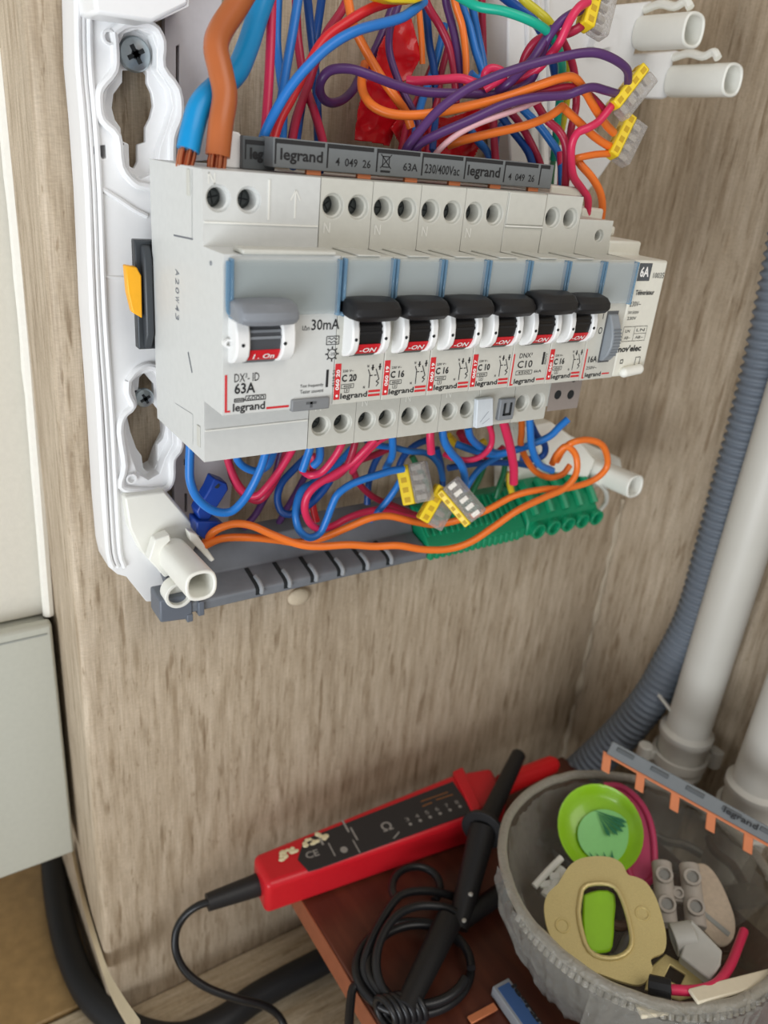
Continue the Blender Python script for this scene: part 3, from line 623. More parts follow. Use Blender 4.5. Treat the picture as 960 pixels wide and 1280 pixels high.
x_, z_ = zx(363, 514.5); X_, Z_ = zx(411, 495); part(t, 'test_button', MB().box(x_, X_, YN-1.0, YN+1, z_, Z_), mat('button_grey', (128, 130, 132), .45), .4, label='grey test button marked T')
mx_ = (x_+X_)/2; part(t, 'button_letter', MB().box(mx_-1.7, mx_+1.7, YN-1.12, YN-.9, Z_-1.7, Z_-1.0).box(mx_-.4, mx_+.4, YN-1.12, YN-.9, z_+1.0, Z_-1.0), mat('button_dark', (88, 90, 92), .5))
# marks on the left side face (x = 0 plane)
b = MB(); a = atx(224, 392, -.1); b.text('A20W43', (-.08, a.y-1.5, a.z), (0, 0, atx(224, 322, -.1).z-a.z), (0, -2.2, 0), .0)
b.v = []; b.f = []; zz = atx(222, 322, 0).z
for k, s in enumerate('A20W43'):
    a = atx(219, 336+k*11.0, -.1); b.text(s, (-.08, a.y, a.z), (0, 0, -1.9), (0, -3.2, 0), .01)
part(t, 'side_stamp', b, mat('grey_stamp', (120, 124, 130), .6))
b = MB()
for p, q, w_ in (((217, 294), (241, 299), .5), ((235, 440), (240, 466), .9), ((240, 300), (240, 212), .15), ((182, 522), (236, 560), .0), ((219, 504), (241, 518), .12), ((241, 518), (241, 556), .12)):
    if w_: P_ = atx(*p, -.06); Q_ = atx(*q, -.06); b.line(P_, Q_, w_, (1, 0, 0))
part(t, 'side_groove', b, mat('groove_grey', (108, 112, 118), .6))
for (u, v_) in ((236, 228), (249, 545)):
    p = atx(u, v_, 0); part(t, 'side_clip', MB().box(-.35, 0, p.y-1.2, p.y+1.2, p.z-3.4, p.z+3.4), DEV, .15)
p = atx(264, 329, 0); part(t, 'side_pin', MB().cyl((-.3, p.y, p.z), (.1, p.y, p.z), .6), MDG)

# comb busbar on top
YCB = -37.0
t = thing('comb_busbar', 'long grey printed comb busbar along the top of the breakers', 'busbar', aty(500, 228, YCB))
a = aty(341, 209, YCB); c = aty(341, 171, YCB); e = aty(688, 238, YCB)
zc0, zc1, xc0, xc1 = a.z, c.z, a.x, e.x
part(t, 'bar_housing', MB().box(xc0, xc1, YCB, YCB+9, zc0, zc1), mat('busbar_grey', (118, 122, 124), .5), .25)
b = MB()
for k in range(6): b.box(X1+G*k+1.2, X1+G*k+6, YCB+1, YCB+2.2, 41.6, zc0+.4)
b.box(xc1, xc1+.5, YCB+1, YCB+8, zc0, zc1-1)
part(t, 'copper_tooth', b, COPP)
b = MB(); Y = YCB-.08
wtot = xc1-xc0; hh = zc1-zc0
def X(px): return aty(px, 210, Y).x
for x0, x1_ in ((343, 405), (408, 466), (470, 524), (527, 578), (581, 628), (631, 673), (676, 688)):
    b.box(X(x0), X(x1_), Y, YCB, zc1-1.5, zc1-.35); b.box(X(x0), X(x0)+.5, Y, YCB, zc0+1.0, zc1-1.4)
def ct(s, x0, x1_, z0, h, bo=.0): b.text(s, (X(x0), Y-.02, zc0+z0), (X(x1_)-X(x0), 0, 0), (0, 0, h), bo)
ct('legrand', 350, 403, 1.2, 4.1, .022); ct('4  049  26', 419, 463, 1.8, 2.3, .01); ct('63A', 504, 522, 2.0, 2.3, .01); ct('230/400Vac', 531, 575, 1.8, 2.8, .01); ct('legrand', 585, 626, 1.2, 4.3, .022); ct('4  049  26', 637, 670, 1.8, 2.3, .01)
bx = X(482); b.rectline(bx-1.2, bx+1.2, zc0+2.6, zc0+5.6, Y, .3); b.line((bx-2, Y, zc0+2.2), (bx+2, Y, zc0+6.2), .3, (0, 1, 0)); b.line((bx+2, Y, zc0+2.2), (bx-2, Y, zc0+6.2), .3, (0, 1, 0)); b.box(bx-1.8, bx+1.8, Y, YCB, zc0+1.0, zc0+1.6)
part(t, 'lettering', b, INK)
t2 = thing('comb_busbar_offcut', 'short dark end of a second busbar, left of the long one', 'busbar', aty(318, 209, YCB+8))
Y2 = YCB+6; a = aty(303, 208, Y2); c = aty(303, 169, Y2); e = aty(336, 208, Y2)
part(t2, 'bar_housing', MB().box(a.x, e.x+2, Y2, Y2+5, 41.7, c.z), mat('busbar_dark_grey', (88, 92, 94), .5), .25)
b = MB().text('leg', (aty(312, 200, Y2).x, Y2-.1, aty(312, 203, Y2).z), (aty(329, 200, Y2).x-aty(312, 200, Y2).x, 0, 0), (0, 0, 4.0), .05).box(aty(306, 200, Y2).x, aty(307.5, 200, Y2).x, Y2-.1, Y2, a.z+2, c.z-2).box(aty(306, 200, Y2).x, e.x, Y2-.1, Y2, c.z-2.2, c.z-1)
part(t2, 'lettering', b, INK)
Y3 = YCB+8; a = aty(281, 206, Y3); c = aty(303, 166, Y3)
single('busbar_end_cap', 'small white plastic tab standing between the brown cable and the busbar', 'cap', MB().prism([(a.x, Y3, 41.6), (c.x, Y3, 41.6), (c.x, Y3, c.z-1), (c.x-1, Y3, c.z), (a.x+1, Y3, c.z+.3)], (0, 6, 0)), WHT, .4)
# clear tag beneath fourth breaker
Yt = YS-2.5; P = pl([(597, 500), (617, 497), (617, 532), (595, 536)], Yt)
t = thing('wire_tag', 'small frosted white tag clipped under the fourth black-handled breaker', 'tag', P[3])
part(t, 'tag_body', MB().prism(P, (0, 2.2, 0)), mat('frosted_white', (225, 232, 238), .3, alpha=.85), .4)
b = MB(); b.line(aty(600, 528, Yt-.1), aty(611, 514, Yt-.1), .25, (0, 1, 0)); b.line(aty(603, 530, Yt-.1), aty(612, 523, Yt-.1), .2, (0, 1, 0)); part(t, 'scribble', b, mat('grey_pencil', (150, 156, 166), .6))

# ================================================================== WIRES
def wire(color, label, pts, r=1.45, group='cable cores above the breakers'):
    P = [aty(x, y, Y) for x, y, Y in pts]
    b = MB().tube(P, r, 10, 6); return single('wire', label, 'wire', b, wm(color), group=group, ang=60)
# two heavy supply cores with bared strands
def heavy(color, label, pts, r, strands):
    P = [aty(x, y, Y) for x, y, Y in pts]
    t = thing('supply_cable', label, 'cable', P[-1], 'heavy supply cores')
    part(t, 'insulation', MB().tube(P, r, 18, 7), wm(color), ang=60)
    d = (P[-1]-P[-2]).normalized(); s, u, _ = frame(d); 
    for k in range(7):
        a = k*2*math.pi/6; o = (s*math.cos(a)+u*math.sin(a))*(r*.58 if k < 6 else 0)
        part(t, 'copper_strand', MB().tube([P[-1]-d*.5+o, P[-1]+d*2+o*1.05, P[-1]+d*strands+o*.95+s*random.uniform(-.3, .3)], .62, 7, 3), COP)
heavy('cyan', 'thick light blue supply core entering the left end of the wide device', [(336, -20, -2), (322, 20, -6), (309, 60, -12), (294, 92, -18), (268, 112, -22), (250, 132, -25), (241, 160, -27), (235, 188, -28)], 3.3, 5)
heavy('brown', 'thick brown supply core bending down beside the blue one', [(312, -20, -14), (294, 10, -18), (276, 38, -22), (270, 60, -25), (276, 90, -28), (281, 120, -30), (276, 155, -32), (272, 195, -33)], 3.5, 4)
G1 = 'cable cores above the breakers'
T = [
('pink', 'straight pink-red core, leftmost of the thin wires at the top', [(340, -15, -2), (338, 60, -5), (335, 120, -10), (331, 172, -16), (328, 205, -22)]),
('blue', 'blue core just behind the straight leftmost pink one', [(348, -15, 16), (346, 50, 14), (350, 90, 8), (354, 125, 0), (352, 190, -16)]),
('blue', 'bright blue core slanting down left, crossing in front of a crimson one', [(375, -15, 2), (366, 40, -2), (358, 85, -6), (351, 130, -12), (344, 168, -18), (338, 205, -22)]),
('crimson', 'crimson core bulging right between two blue ones behind the legrand lettering', [(370, -15, 10), (371, 30, 10), (374, 62, 8), (381, 105, 2), (393, 140, -6), (403, 175, -14), (408, 210, -20)]),
('dkblue', 'dark blue core passing straight behind the purple loop end', [(383, -15, 14), (387, 25, 14), (391, 60, 12), (395, 100, 8), (397, 150, 0), (399, 215, -16)]),
('dkblue', 'dark blue core leaning left, left of the purple loop', [(404, -15, 20), (396, 40, 20), (388, 85, 16), (379, 120, 8), (371, 170, -6), (366, 208, -18)]),
('red', 'bright red core arching from top centre down to the left', [(520, -12, -10), (500, -1, -13), (465, 10, -15), (432, 29, -16), (405, 50, -16), (385, 82, -17), (365, 122, -18), (348, 155, -20), (336, 200, -23)]),
('blue', 'bright blue core arching in front of the red arch', [(530, 2, -16), (515, 14, -20), (497, 24, -22), (447, 38, -25), (413, 57, -26), (384, 84, -27), (361, 112, -27), (343, 142, -27), (331, 167, -26), (322, 195, -25)]),
('crimson', 'crimson core behind the red arch slanting to the left', [(440, -15, 12), (428, 12, 10), (408, 42, 6), (395, 75, 4), (384, 110, 0), (370, 150, -8), (360, 205, -18)]),
('purple', 'long purple core from the upper yellow connector down to the middle of the busbar', [(785, 104, -36), (784, 88, -40), (771, 76, -42), (750, 67, -42), (730, 66, -41), (707, 70, -40), (673, 78, -38), (640, 88, -37), (613, 98, -36), (580, 114, -34), (548, 138, -32), (523, 166, -30), (508, 186, -28), (496, 215, -24)]),
('purple', 'purple core making the big loop whose round end points left', [(738, 8, -32), (718, 16, -34), (700, 28, -34), (684, 50, -32), (673, 80, -28), (660, 104, -26), (627, 117, -24), (580, 117, -22), (530, 115, -20), (497, 107, -19), (463, 94, -18), (437, 86, -16), (413, 88, -14), (401, 102, -12), (401, 118, -8), (411, 128, -4), (426, 126, 2), (440, 114, 6), (450, 96, 10), (470, 60, 14), (490, 10, 16), (495, -15, 16)]),
('purple', 'lower long purple core running right to the upper yellow connector', [(777, 119, -34), (757, 113, -37), (740, 109, -38), (722, 114, -38), (707, 119, -37), (667, 122, -36), (630, 131, -35), (588, 150, -33), (547, 168, -31), (520, 184, -28), (505, 212, -24)]),
('purple', 'purple core wandering down over the red plastic sheet', [(505, -15, 0), (493, 20, -2), (487, 40, -4), (487, 66, -6), (496, 96, -8), (507, 121, -10), (518, 142, -12), (524, 160, -14), (520, 210, -20)], 1.3),
('purple', 'purple core hanging straight just left of the straight orange pair', [(556, -15, 8), (558, 5, 8), (566, 35, 6), (572, 65, 4), (576, 95, 2), (578, 120, 0)]),
('crimson', 'crimson core slanting right behind the arches at top centre', [(528, -15, 10), (535, 8, 9), (550, 33, 8), (562, 60, 6), (568, 92, 4), (570, 130, 0)]),
('orange', 'orange core hanging straight right of centre at the top', [(565, -15, 4), (570, 8, 3), (578, 34, 2), (582, 67, 0), (583, 98, -2), (584, 120, -4)], 1.3),
('blue', 'blue core curling right of the straight orange one', [(573, -15, 8), (578, 8, 7), (587, 34, 5), (594, 62, 2), (600, 80, 0), (603, 94, -2), (596, 99, -4), (588, 92, -4)]),
('blue', 'outer blue core curving down beside the wood gap at top right of centre', [(586, -15, 12), (591, 12, 11), (598, 48, 9), (604, 78, 6), (606, 104, 3), (605, 130, 0)]),
('crimson', 'crimson core at the right edge of the top centre bundle', [(602, -15, 16), (603, 30, 16), (604, 66, 14), (604, 100, 10)]),
('dkblue', 'dark blue core dropping behind the arches at top centre', [(530, -15, 16), (534, 25, 15), (537, 57, 14), (543, 90, 12), (545, 130, 10), (540, 190, -6)]),
('blue', 'blue core leaning left in the middle of the centre bundle', [(556, 30, 18), (550, 57, 17), (541, 90, 14), (528, 125, 8), (520, 160, 0), (516, 205, -14)]),
('orange', 'thin orange core hanging behind the blue arch at top centre', [(523, -15, 10), (524, 15, 9), (527, 50, 8), (528, 80, 8)], 1.1),
('orange', 'orange core slanting down to the left part of the red sheet', [(432, -15, 0), (436, 5, -3), (442, 32, -6), (457, 63, -8), (477, 97, -10), (493, 120, -12), (507, 140, -13), (514, 160, -14)]),
('orange', 'long orange core curving from the left bend across to the yellow connector', [(456, 80, -2), (452, 100, -8), (455, 118, -12), (468, 134, -16), (493, 143, -20), (530, 143, -24), (580, 134, -28), (630, 122, -32), (673, 107, -34), (700, 98, -35), (717, 97, -35), (729, 110, -34), (744, 136, -32), (757, 155, -30), (767, 166, -28)]),
('orange', 'orange core ending at the brown kink, from over the red sheet', [(560, 182, -20), (580, 175, -24), (613, 167, -26), (640, 161, -27), (663, 155, -28), (685, 146, -28), (697, 138, -28), (703, 133, -27)]),
('orange', 'orange core from the kink down right to the lower yellow connector', [(703, 133, -25), (712, 142, -26), (724, 153, -27), (742, 170, -27), (758, 181, -27), (766, 184, -26)]),
('orange', 'short pale orange core leaving the lower yellow connector to the left', [(764, 192, -27), (745, 193, -28), (724, 197, -28), (716, 200, -26)], 1.3),
('orange', 'orange core curving down into the terminal of the grey-lever device', [(720, 196, -24), (726, 206, -26), (740, 222, -28), (750, 240, -29), (753, 258, -28), (751, 278, -26)]),
('pink', 'bright pink core bending down from the yellow connector to the grey-lever device', [(768, 127, -34), (760, 138, -35), (748, 152, -35), (735, 160, -35), (722, 166, -34), (715, 180, -33), (714, 200, -32), (717, 221, -31), (727, 236, -30), (735, 250, -30), (733, 275, -28)]),
('crimson', 'dusky pink core descending just left of the bright pink bend', [(660, 112, -14), (672, 132, -20), (684, 150, -24), (698, 163, -26), (706, 178, -28), (708, 200, -28), (706, 240, -26)]),
('crimson', 'crimson core arching under the long purple towards the connector', [(625, 128, -26), (650, 118, -30), (680, 114, -32), (707, 109, -33), (726, 112, -33), (742, 124, -32), (757, 141, -31)]),
('pink', 'pink core falling from the top right connector, twisted with purple', [(735, 2, -36), (723, 10, -37), (712, 26, -37), (700, 52, -35), (690, 66, -32), (672, 86, -28), (655, 96, -24), (636, 104, -20)]),
('crimson', 'crimson core making a small eye beside the top right connector', [(730, 30, -34), (718, 38, -34), (704, 43, -32), (688, 44, -30), (670, 52, -28), (659, 66, -26), (653, 82, -24), (650, 98, -20), (640, 108, -16)]),
('crimson', 'crimson core hanging along the white right upright', [(703, 50, -12), (714, 75, -12), (719, 100, -12), (720, 133, -12), (714, 160, -14), (711, 190, -16), (708, 225, -20)]),
('teal', 'turquoise core sweeping from top centre over to the right and down', [(570, -6, -14), (597, 8, -22), (630, 14, -28), (663, 26, -32), (685, 40, -32), (696, 56, -30), (702, 76, -26), (702, 100, -20), (698, 140, -12), (692, 200, -8)]),
('ygreen', 'yellow-green earth core behind the turquoise one', [(645, -12, -6), (657, 2, -8), (672, 14, -10), (686, 27, -12), (700, 50, -10), (708, 75, -8), (710, 105, -6), (706, 140, -4), (698, 180, -2)]),
('dkblue', 'dark blue core passing under the turquoise arch', [(622, -10, 2), (645, 8, 0), (662, 20, -2), (677, 40, -4), (688, 65, -6), (693, 88, -4), (698, 120, 2)], 1.7),
('blue', 'blue core slanting down right beneath the crimson ones on the white upright', [(640, 120, 0), (655, 138, -6), (672, 155, -10), (688, 176, -14), (700, 198, -18), (703, 238, -24)]),
('dkblue', 'dark blue core slanting behind the orange line, left of the upright gap', [(622, 140, 4), (640, 163, 0), (655, 182, -6), (664, 200, -12), (672, 240, -20)]),
('crimson', 'crimson core slanting down to the right end of the busbar', [(628, 130, 4), (645, 148, 0), (658, 168, -6), (669, 190, -10), (676, 208, -14), (684, 245, -20)]),
('pink', 'pink core running flat under the purple loop', [(508, 100, -8), (520, 101, -10), (547, 100, -14), (575, 98, -18), (592, 103, -20), (606, 108, -18)]),
('pink', 'curly pink core end left of the twisted pair', [(606, 105, -22), (606, 92, -24), (614, 85, -25), (626, 88, -26), (630, 96, -26), (618, 104, -26), (606, 112, -24)], 1.3),
('purple', 'purple core twisted through the pink ones right of centre', [(690, 36, -30), (676, 58, -32), (664, 76, -32), (648, 92, -30), (634, 106, -28), (622, 114, -24)]),
('palepink', 'pale pinkish plastic strip lying along the lower purple core', [(690, 118, -30), (653, 134, -33), (620, 146, -34), (592, 157, -33), (566, 172, -32), (545, 192, -29), (532, 215, -25)], 1.0),
('crimson', 'crimson core standing in the dark gap beside the red sheet', [(616, 120, 8), (617, 150, 4), (618, 180, -4), (622, 225, -14)]),
('dkblue', 'dark blue core standing beside it in the gap right of the red sheet', [(632, 150, 12), (622, 165, 8), (619, 190, 2), (625, 225, -10)]),
('blue', 'blue core running down right of the red sheet to the busbar', [(588, 162, 10), (597, 176, 4), (610, 192, -2), (618, 222, -12)]),
('green', 'short dark green core beside the right end of the busbar', [(700, 150, 4), (697, 175, 2), (691, 205, -2), (688, 240, -10)], 1.2),
('pink', 'pale pink core hidden at the left of the dusky one, near the busbar end', [(700, 190, -18), (701, 215, -20), (700, 244, -22)], 1.3),
('crimson', 'crimson core between the purple cores in the centre bundle', [(560, 60, 14), (552, 90, 12), (548, 120, 10), (540, 150, 6), (532, 210, -10)], 1.3),
('crimson', 'crimson core crossing low behind the first purple drop', [(545, 70, 20), (535, 95, 18), (520, 128, 12), (510, 150, 6), (498, 205, -10)], 1.3),
]
for row in T:
    wire(row[0], row[1], row[2], row[3] if len(row) > 3 else 1.5)
G2 = 'cable cores beneath the breakers'
Bt = [
('blue', 'large blue loop hanging at the left beneath the wide device', [(238, 555, -14), (237, 580, -14), (238, 602, -14), (247, 623, -14), (266, 638, -14), (287, 640, -14), (303, 627, -15), (316, 607, -16), (327, 583, -18), (334, 560, -20)], 1.6),
('blue', 'second blue loop just inside the large left one', [(292, 560, -8), (299, 578, -8), (312, 587, -8), (324, 588, -8), (336, 580, -10), (344, 560, -14)], 1.5),
('pink', 'bright pink loop left, hanging right of the large blue loop', [(281, 560, 0), (288, 585, 0), (298, 606, -1), (310, 618, -2), (322, 619, -4), (334, 608, -6), (348, 590, -10), (362, 568, -14), (370, 552, -18)], 1.5),
('crimson', 'crimson loop doubling the bright pink one behind', [(285, 570, 8), (291, 597, 8), (303, 616, 6), (320, 626, 4), (333, 618, 2), (344, 600, -2), (355, 575, -6), (362, 550, -10)], 1.5),
('purple', 'purple core running down left behind the first loops', [(352, 565, 16), (342, 600, 16), (328, 628, 15), (318, 645, 14), (304, 660, 12)], 1.5),
('purple', 'purple core in the shadow right of the first loops', [(384, 590, 20), (369, 618, 19), (356, 640, 18), (344, 662, 16)], 1.5),
('dkblue', 'dark blue loop in the shade, left of the twin blue stubs', [(382, 572, 6), (366, 588, 6), (352, 604, 5), (347, 622, 4), (351, 638, 2), (362, 643, 0), (377, 637, -2), (392, 626, -3), (404, 613, -4), (413, 600, -4)], 1.6),
('blue', 'bright blue serpentine core reaching right to the tall yellow connector', [(504, 586, -14), (488, 589, -14), (471, 594, -14), (452, 600, -13), (436, 607, -12), (422, 618, -11), (415, 632, -10), (409, 648, -9), (400, 666, -8), (387, 672, -8), (375, 664, -7), (370, 648, -6), (371, 630, -4), (378, 612, -2), (392, 603, 0), (405, 592, 2)], 1.6),
('pink', 'pink loop hanging in the middle of the blue serpentine', [(470, 548, -22), (455, 564, -18), (438, 580, -15), (416, 594, -13), (396, 606, -12), (384, 620, -11), (381, 637, -10), (387, 653, -8), (398, 661, -6), (415, 658, -4), (434, 648, -3), (457, 640, -2), (480, 637, -2), (503, 643, -2), (528, 650, -2)], 1.6),
('crimson', 'crimson core slanting right behind the serpentine', [(436, 570, 10), (441, 586, 9), (450, 606, 8), (468, 622, 6), (492, 632, 4), (518, 643, 2), (540, 648, 2)], 1.5),
('blue', 'short blue core slanting under the tall yellow connector', [(501, 600, -10), (494, 612, -8), (484, 626, -6), (472, 640, -4), (463, 650, 0)], 1.5),
('blue', 'blue stub hanging right beneath the first breaker', [(389, 548, -24), (387, 562, -24), (383, 574, -23), (378, 588, -22)], 1.6),
('blue', 'second blue stub beside it beneath the first breaker', [(398, 548, -20), (400, 562, -20), (399, 574, -19), (392, 582, -17)], 1.6),
('pink', 'pink core bending left under the second breaker', [(431, 546, -24), (424, 562, -24), (414, 577, -22), (402, 590, -20), (388, 594, -18), (378, 588, -12)], 1.5),
('crimson', 'crimson core parallel to the pink bend, nearer the middle', [(445, 548, -16), (441, 564, -16), (434, 582, -14), (422, 594, -12), (408, 600, -8)], 1.5),
('pink', 'pinkish core slanting left from the second breaker screws', [(484, 545, -20), (472, 552, -19), (458, 566, -16), (446, 580, -12), (440, 590, -6)], 1.4),
('blue', 'blue core running flat to the right under the third breaker', [(455, 548, -12), (470, 556, -10), (490, 559, -8), (512, 564, -8), (534, 567, -6), (548, 580, -6), (554, 600, -6)], 1.4),
('blue', 'upright blue core beneath the gap of second and third breaker', [(490, 540, -18), (491, 556, -16), (490, 570, -12), (482, 586, -6)], 1.6),
('pink', 'bright pink stub hanging beneath the third breaker', [(538, 536, -28), (538, 550, -28), (539, 566, -27)], 1.7),
('blue', 'bright blue core dropping behind the frosted connector', [(553, 534, -26), (555, 550, -26), (564, 566, -25), (576, 580, -23), (581, 596, -21), (580, 612, -18)], 1.7),
('blue', 'blue core curving right under the fourth breaker', [(585, 534, -22), (588, 546, -21), (598, 557, -19), (612, 564, -17), (628, 567, -14), (642, 563, -13)], 1.7),
('pink', 'pink ring-shaped core under the white tag', [(611, 530, -24), (615, 544, -24), (613, 558, -23), (602, 570, -22), (586, 575, -20), (568, 573, -16), (556, 568, -10)], 1.3),
('blue', 'blue core sinking left towards the frosted connector', [(640, 564, -8), (620, 572, -8), (602, 584, -8), (590, 598, -8), (582, 612, -6)], 1.5),
('pink', 'fat bright pink core hanging beneath the grey clamp', [(629, 526, -28), (633, 540, -28), (638, 560, -27), (642, 584, -26), (642, 604, -25)], 2.0),
('blue', 'long blue core from the taupe terminal down left under the row', [(710, 524, -24), (700, 533, -23), (686, 546, -22), (660, 557, -20), (642, 563, -19), (618, 568, -16), (590, 562, -12), (570, 555, -8)], 1.7),
('blue', 'blue core hanging straight under the sixth breaker', [(662, 520, -26), (663, 540, -26), (665, 560, -25), (674, 580, -24), (690, 588, -22)], 1.7),
('dkblue', 'small dark blue loop behind the orange ring', [(664, 530, -14), (672, 546, -14), (681, 556, -13), (680, 568, -12), (668, 574, -10), (650, 572, -6)], 1.6),
('dkblue', 'dark blue core crossing flat behind the fat pink one', [(560, 585, 6), (590, 580, 4), (620, 578, 2), (650, 580, 2), (668, 584, 4)], 1.6),
('orange', 'orange core hanging under the sixth breaker and hooking right', [(652, 522, -22), (652, 540, -21), (651, 556, -19), (658, 574, -17), (670, 590, -16), (688, 597, -16), (704, 592, -17), (712, 582, -16)], 1.5),
('orange', 'long orange core along the front of the bar, ending in the ring at right', [(256, 678, 4), (268, 664, 0), (291, 655, -3), (314, 657, -6), (340, 668, -9), (372, 680, -12), (398, 683, -14), (436, 681, -16), (468, 683, -18), (498, 682, -20), (530, 687, -22), (562, 686, -24), (589, 677, -26), (618, 658, -27), (647, 638, -28), (680, 622, -28), (706, 610, -28), (720, 592, -27), (720, 570, -25), (708, 558, -23), (696, 568, -20), (690, 580, -18)], 1.6),
('orange', 'long orange core on top of the bar with the wide loop at the far right', [(252, 684, 2), (278, 673, -1), (315, 672, -3), (347, 675, -5), (372, 678, -6), (404, 672, -8), (433, 660, -9), (462, 648, -10), (486, 645, -10), (518, 652, -12), (550, 655, -14), (601, 641, -18), (642, 620, -22), (677, 612, -24), (710, 610, -24), (742, 600, -25), (759, 582, -26), (754, 558, -26), (736, 550, -25), (716, 553, -24), (704, 562, -20), (696, 576, -15)], 1.6),
('red', 'short orange-red stub inside the pink loop', [(391, 631, 4), (393, 642, 3), (396, 652, 2)], 1.5),
('green', 'dark green core behind the connectors dropping to the green block', [(632, 570, 6), (630, 590, 4), (624, 608, 2), (620, 622, 2)], 1.5),
('green', 'second dark green core dropping to the green block, further left', [(606, 580, 10), (600, 596, 8), (592, 612, 6), (586, 626, 4)], 1.5),
('yellow', 'short yellow core standing behind the fat pink core', [(636, 590, 4), (637, 604, 3), (641, 620, 2)], 1.7),
('green', 'green core passing behind the tall yellow connector', [(515, 570, 12), (526, 590, 10), (536, 608, 8), (546, 626, 6)], 1.5),
('crimson', 'dark crimson core beneath the third breaker in the shade', [(575, 540, 4), (584, 556, 4), (598, 566, 4), (616, 570, 4), (630, 560, 4)], 2.0),
('yellow', 'yellow core in the shade under the white tag', [(560, 545, 12), (572, 556, 12), (590, 560, 12), (606, 552, 12)], 2.0),
('dkblue', 'dark blue core slanting behind the third breaker', [(480, 560, 14), (468, 580, 14), (461, 604, 13), (459, 630, 12)], 1.6),
('dkblue', 'dark blue core upright behind the frosted connector', [(546, 560, 14), (552, 585, 14), (553, 612, 12), (548, 640, 10)], 1.6),
('crimson', 'crimson core low behind the serpentine, near the second breaker', [(488, 560, 6), (470, 568, 6), (448, 576, 6), (428, 584, 6)], 1.5),
('dkblue', 'dark blue core slanting down to the left behind the frosted connector', [(540, 548, 10), (520, 556, 10), (505, 570, 10), (496, 590, 10)], 1.6),
('pink', 'small pinkish stub between the twin blue stubs', [(391, 568, -16), (392, 576, -16), (391, 588, -14)], 1.4),
('blue', 'blue core bending between the serpentine and the second breaker', [(440, 560, 2), (424, 578, 2), (410, 590, 2), (396, 610, 2), (386, 622, 3)], 1.5),
]
for row in Bt:
    wire(row[0], row[1], row[2], row[3], G2)
# blue connector block at bottom left
t = thing('terminal_block', 'blue push-in neutral block behind the large blue loop', 'connector', aty(262, 660, 8))
part(t, 'block', MB().prism(pl([(268, 598), (284, 604), (286, 612), (262, 650), (254, 662), (246, 640), (250, 632), (262, 612)], 4), (0, 7, 0)), mat('deep_blue_plastic', (20, 62, 150), .35), .6)
part(t, 'block_foot', MB().prism(pl([(246, 652), (272, 652), (285, 660), (258, 676), (246, 668)], 2), (0, 9, 0)), MATS['deep_blue_plastic'], .6)
part(t, 'wire_entry', MB().cyl(aty(271, 607, 3.9), aty(271, 607, 4.4), 1.1), SLOT)
# ------------------------------------------------------------------ push-in connectors
def connector(label, px, py, Y, ang, L, Wd, D, tilt=0.0, ports=4, frost=False, yfrac=.42, dim=False):
    c = aty(px, py, Y); a = math.radians(ang)
    e1 = (_r*math.cos(a)+_u*math.sin(a)); e2 = (-_r*math.sin(a)+_u*math.cos(a)); e3 = e1.cross(e2)
    R = Matrix.Rotation(math.radians(tilt), 3, e1); e2 = R@e2; e3 = R@e3
    t = thing('wire_connector', label, 'connector', c, 'yellow push-in wire connectors')
    yc = c + e2*(Wd*(.5-yfrac/2)); yb = MB().obox(yc, e1*L, e2*Wd*yfrac, e3*D)
    part(t, 'entry_face', yb, YELC, .6)
    part(t, 'clear_housing', MB().obox(c-e2*(Wd*yfrac/2+.05), e1*L, e2*Wd*(1-yfrac), e3*D*.96), CLR, .8)
    bb = MB()
    for k in range(ports):
        o = c + e1*(L*((k+.5)/ports-.5))
        part(t, 'spring_clip', MB().obox(o-e2*Wd*.15, e1*L/ports*.5, e2*Wd*.35, e3*D*.3), mat('tin_clip', (170, 165, 155), .35, .8))
        bb.obox(o+e2*Wd*.5, e1*L/ports*.45, e2*.4, e3*D*.35); bb.obox(yc+e3*D*.5+e1*(L*((k+.5)/ports-.5)), e1*L/ports*.5, e2*Wd*yfrac*.45, e3*.3)
    part(t, 'wire_port', bb, mat('ochre_shadow', (196, 158, 26), .6))
connector('yellow connector cut by the top edge, with purple and pink wires', 746, 14, -34, 76, 15, 11, 6, 25)
connector('yellow connector holding two purple wires, beside the white upright', 790, 116, -36, 52, 18, 9, 6, 20)
connector('yellow connector with orange wires, lower of the right-hand pair', 782, 176, -28, 64, 17, 10, 6, 18)
connector('tall upright yellow connector below the third breaker', 519, 604, -16, 101, 17, 13, 6, -20)
connector('yellow connector leaning left, lying over the green bar end', 548, 634, -22, 60, 17, 12, 6, 15)
connector('frosted connector leaning right in front of the green bar', 577, 627, -30, 130, 19, 11, 6, -25, 5, True, .3)
t = thing('wire_connector', 'mostly hidden yellow connector poking in at the top centre', 'connector', aty(504, -8, -20), 'yellow push-in wire connectors')
part(t, 'entry_face', MB().prism(pl([(468, -14), (540, -14), (536, -2), (520, 4), (492, 3), (474, -3)], -22), (0, 8, 0)), YELC, 1)
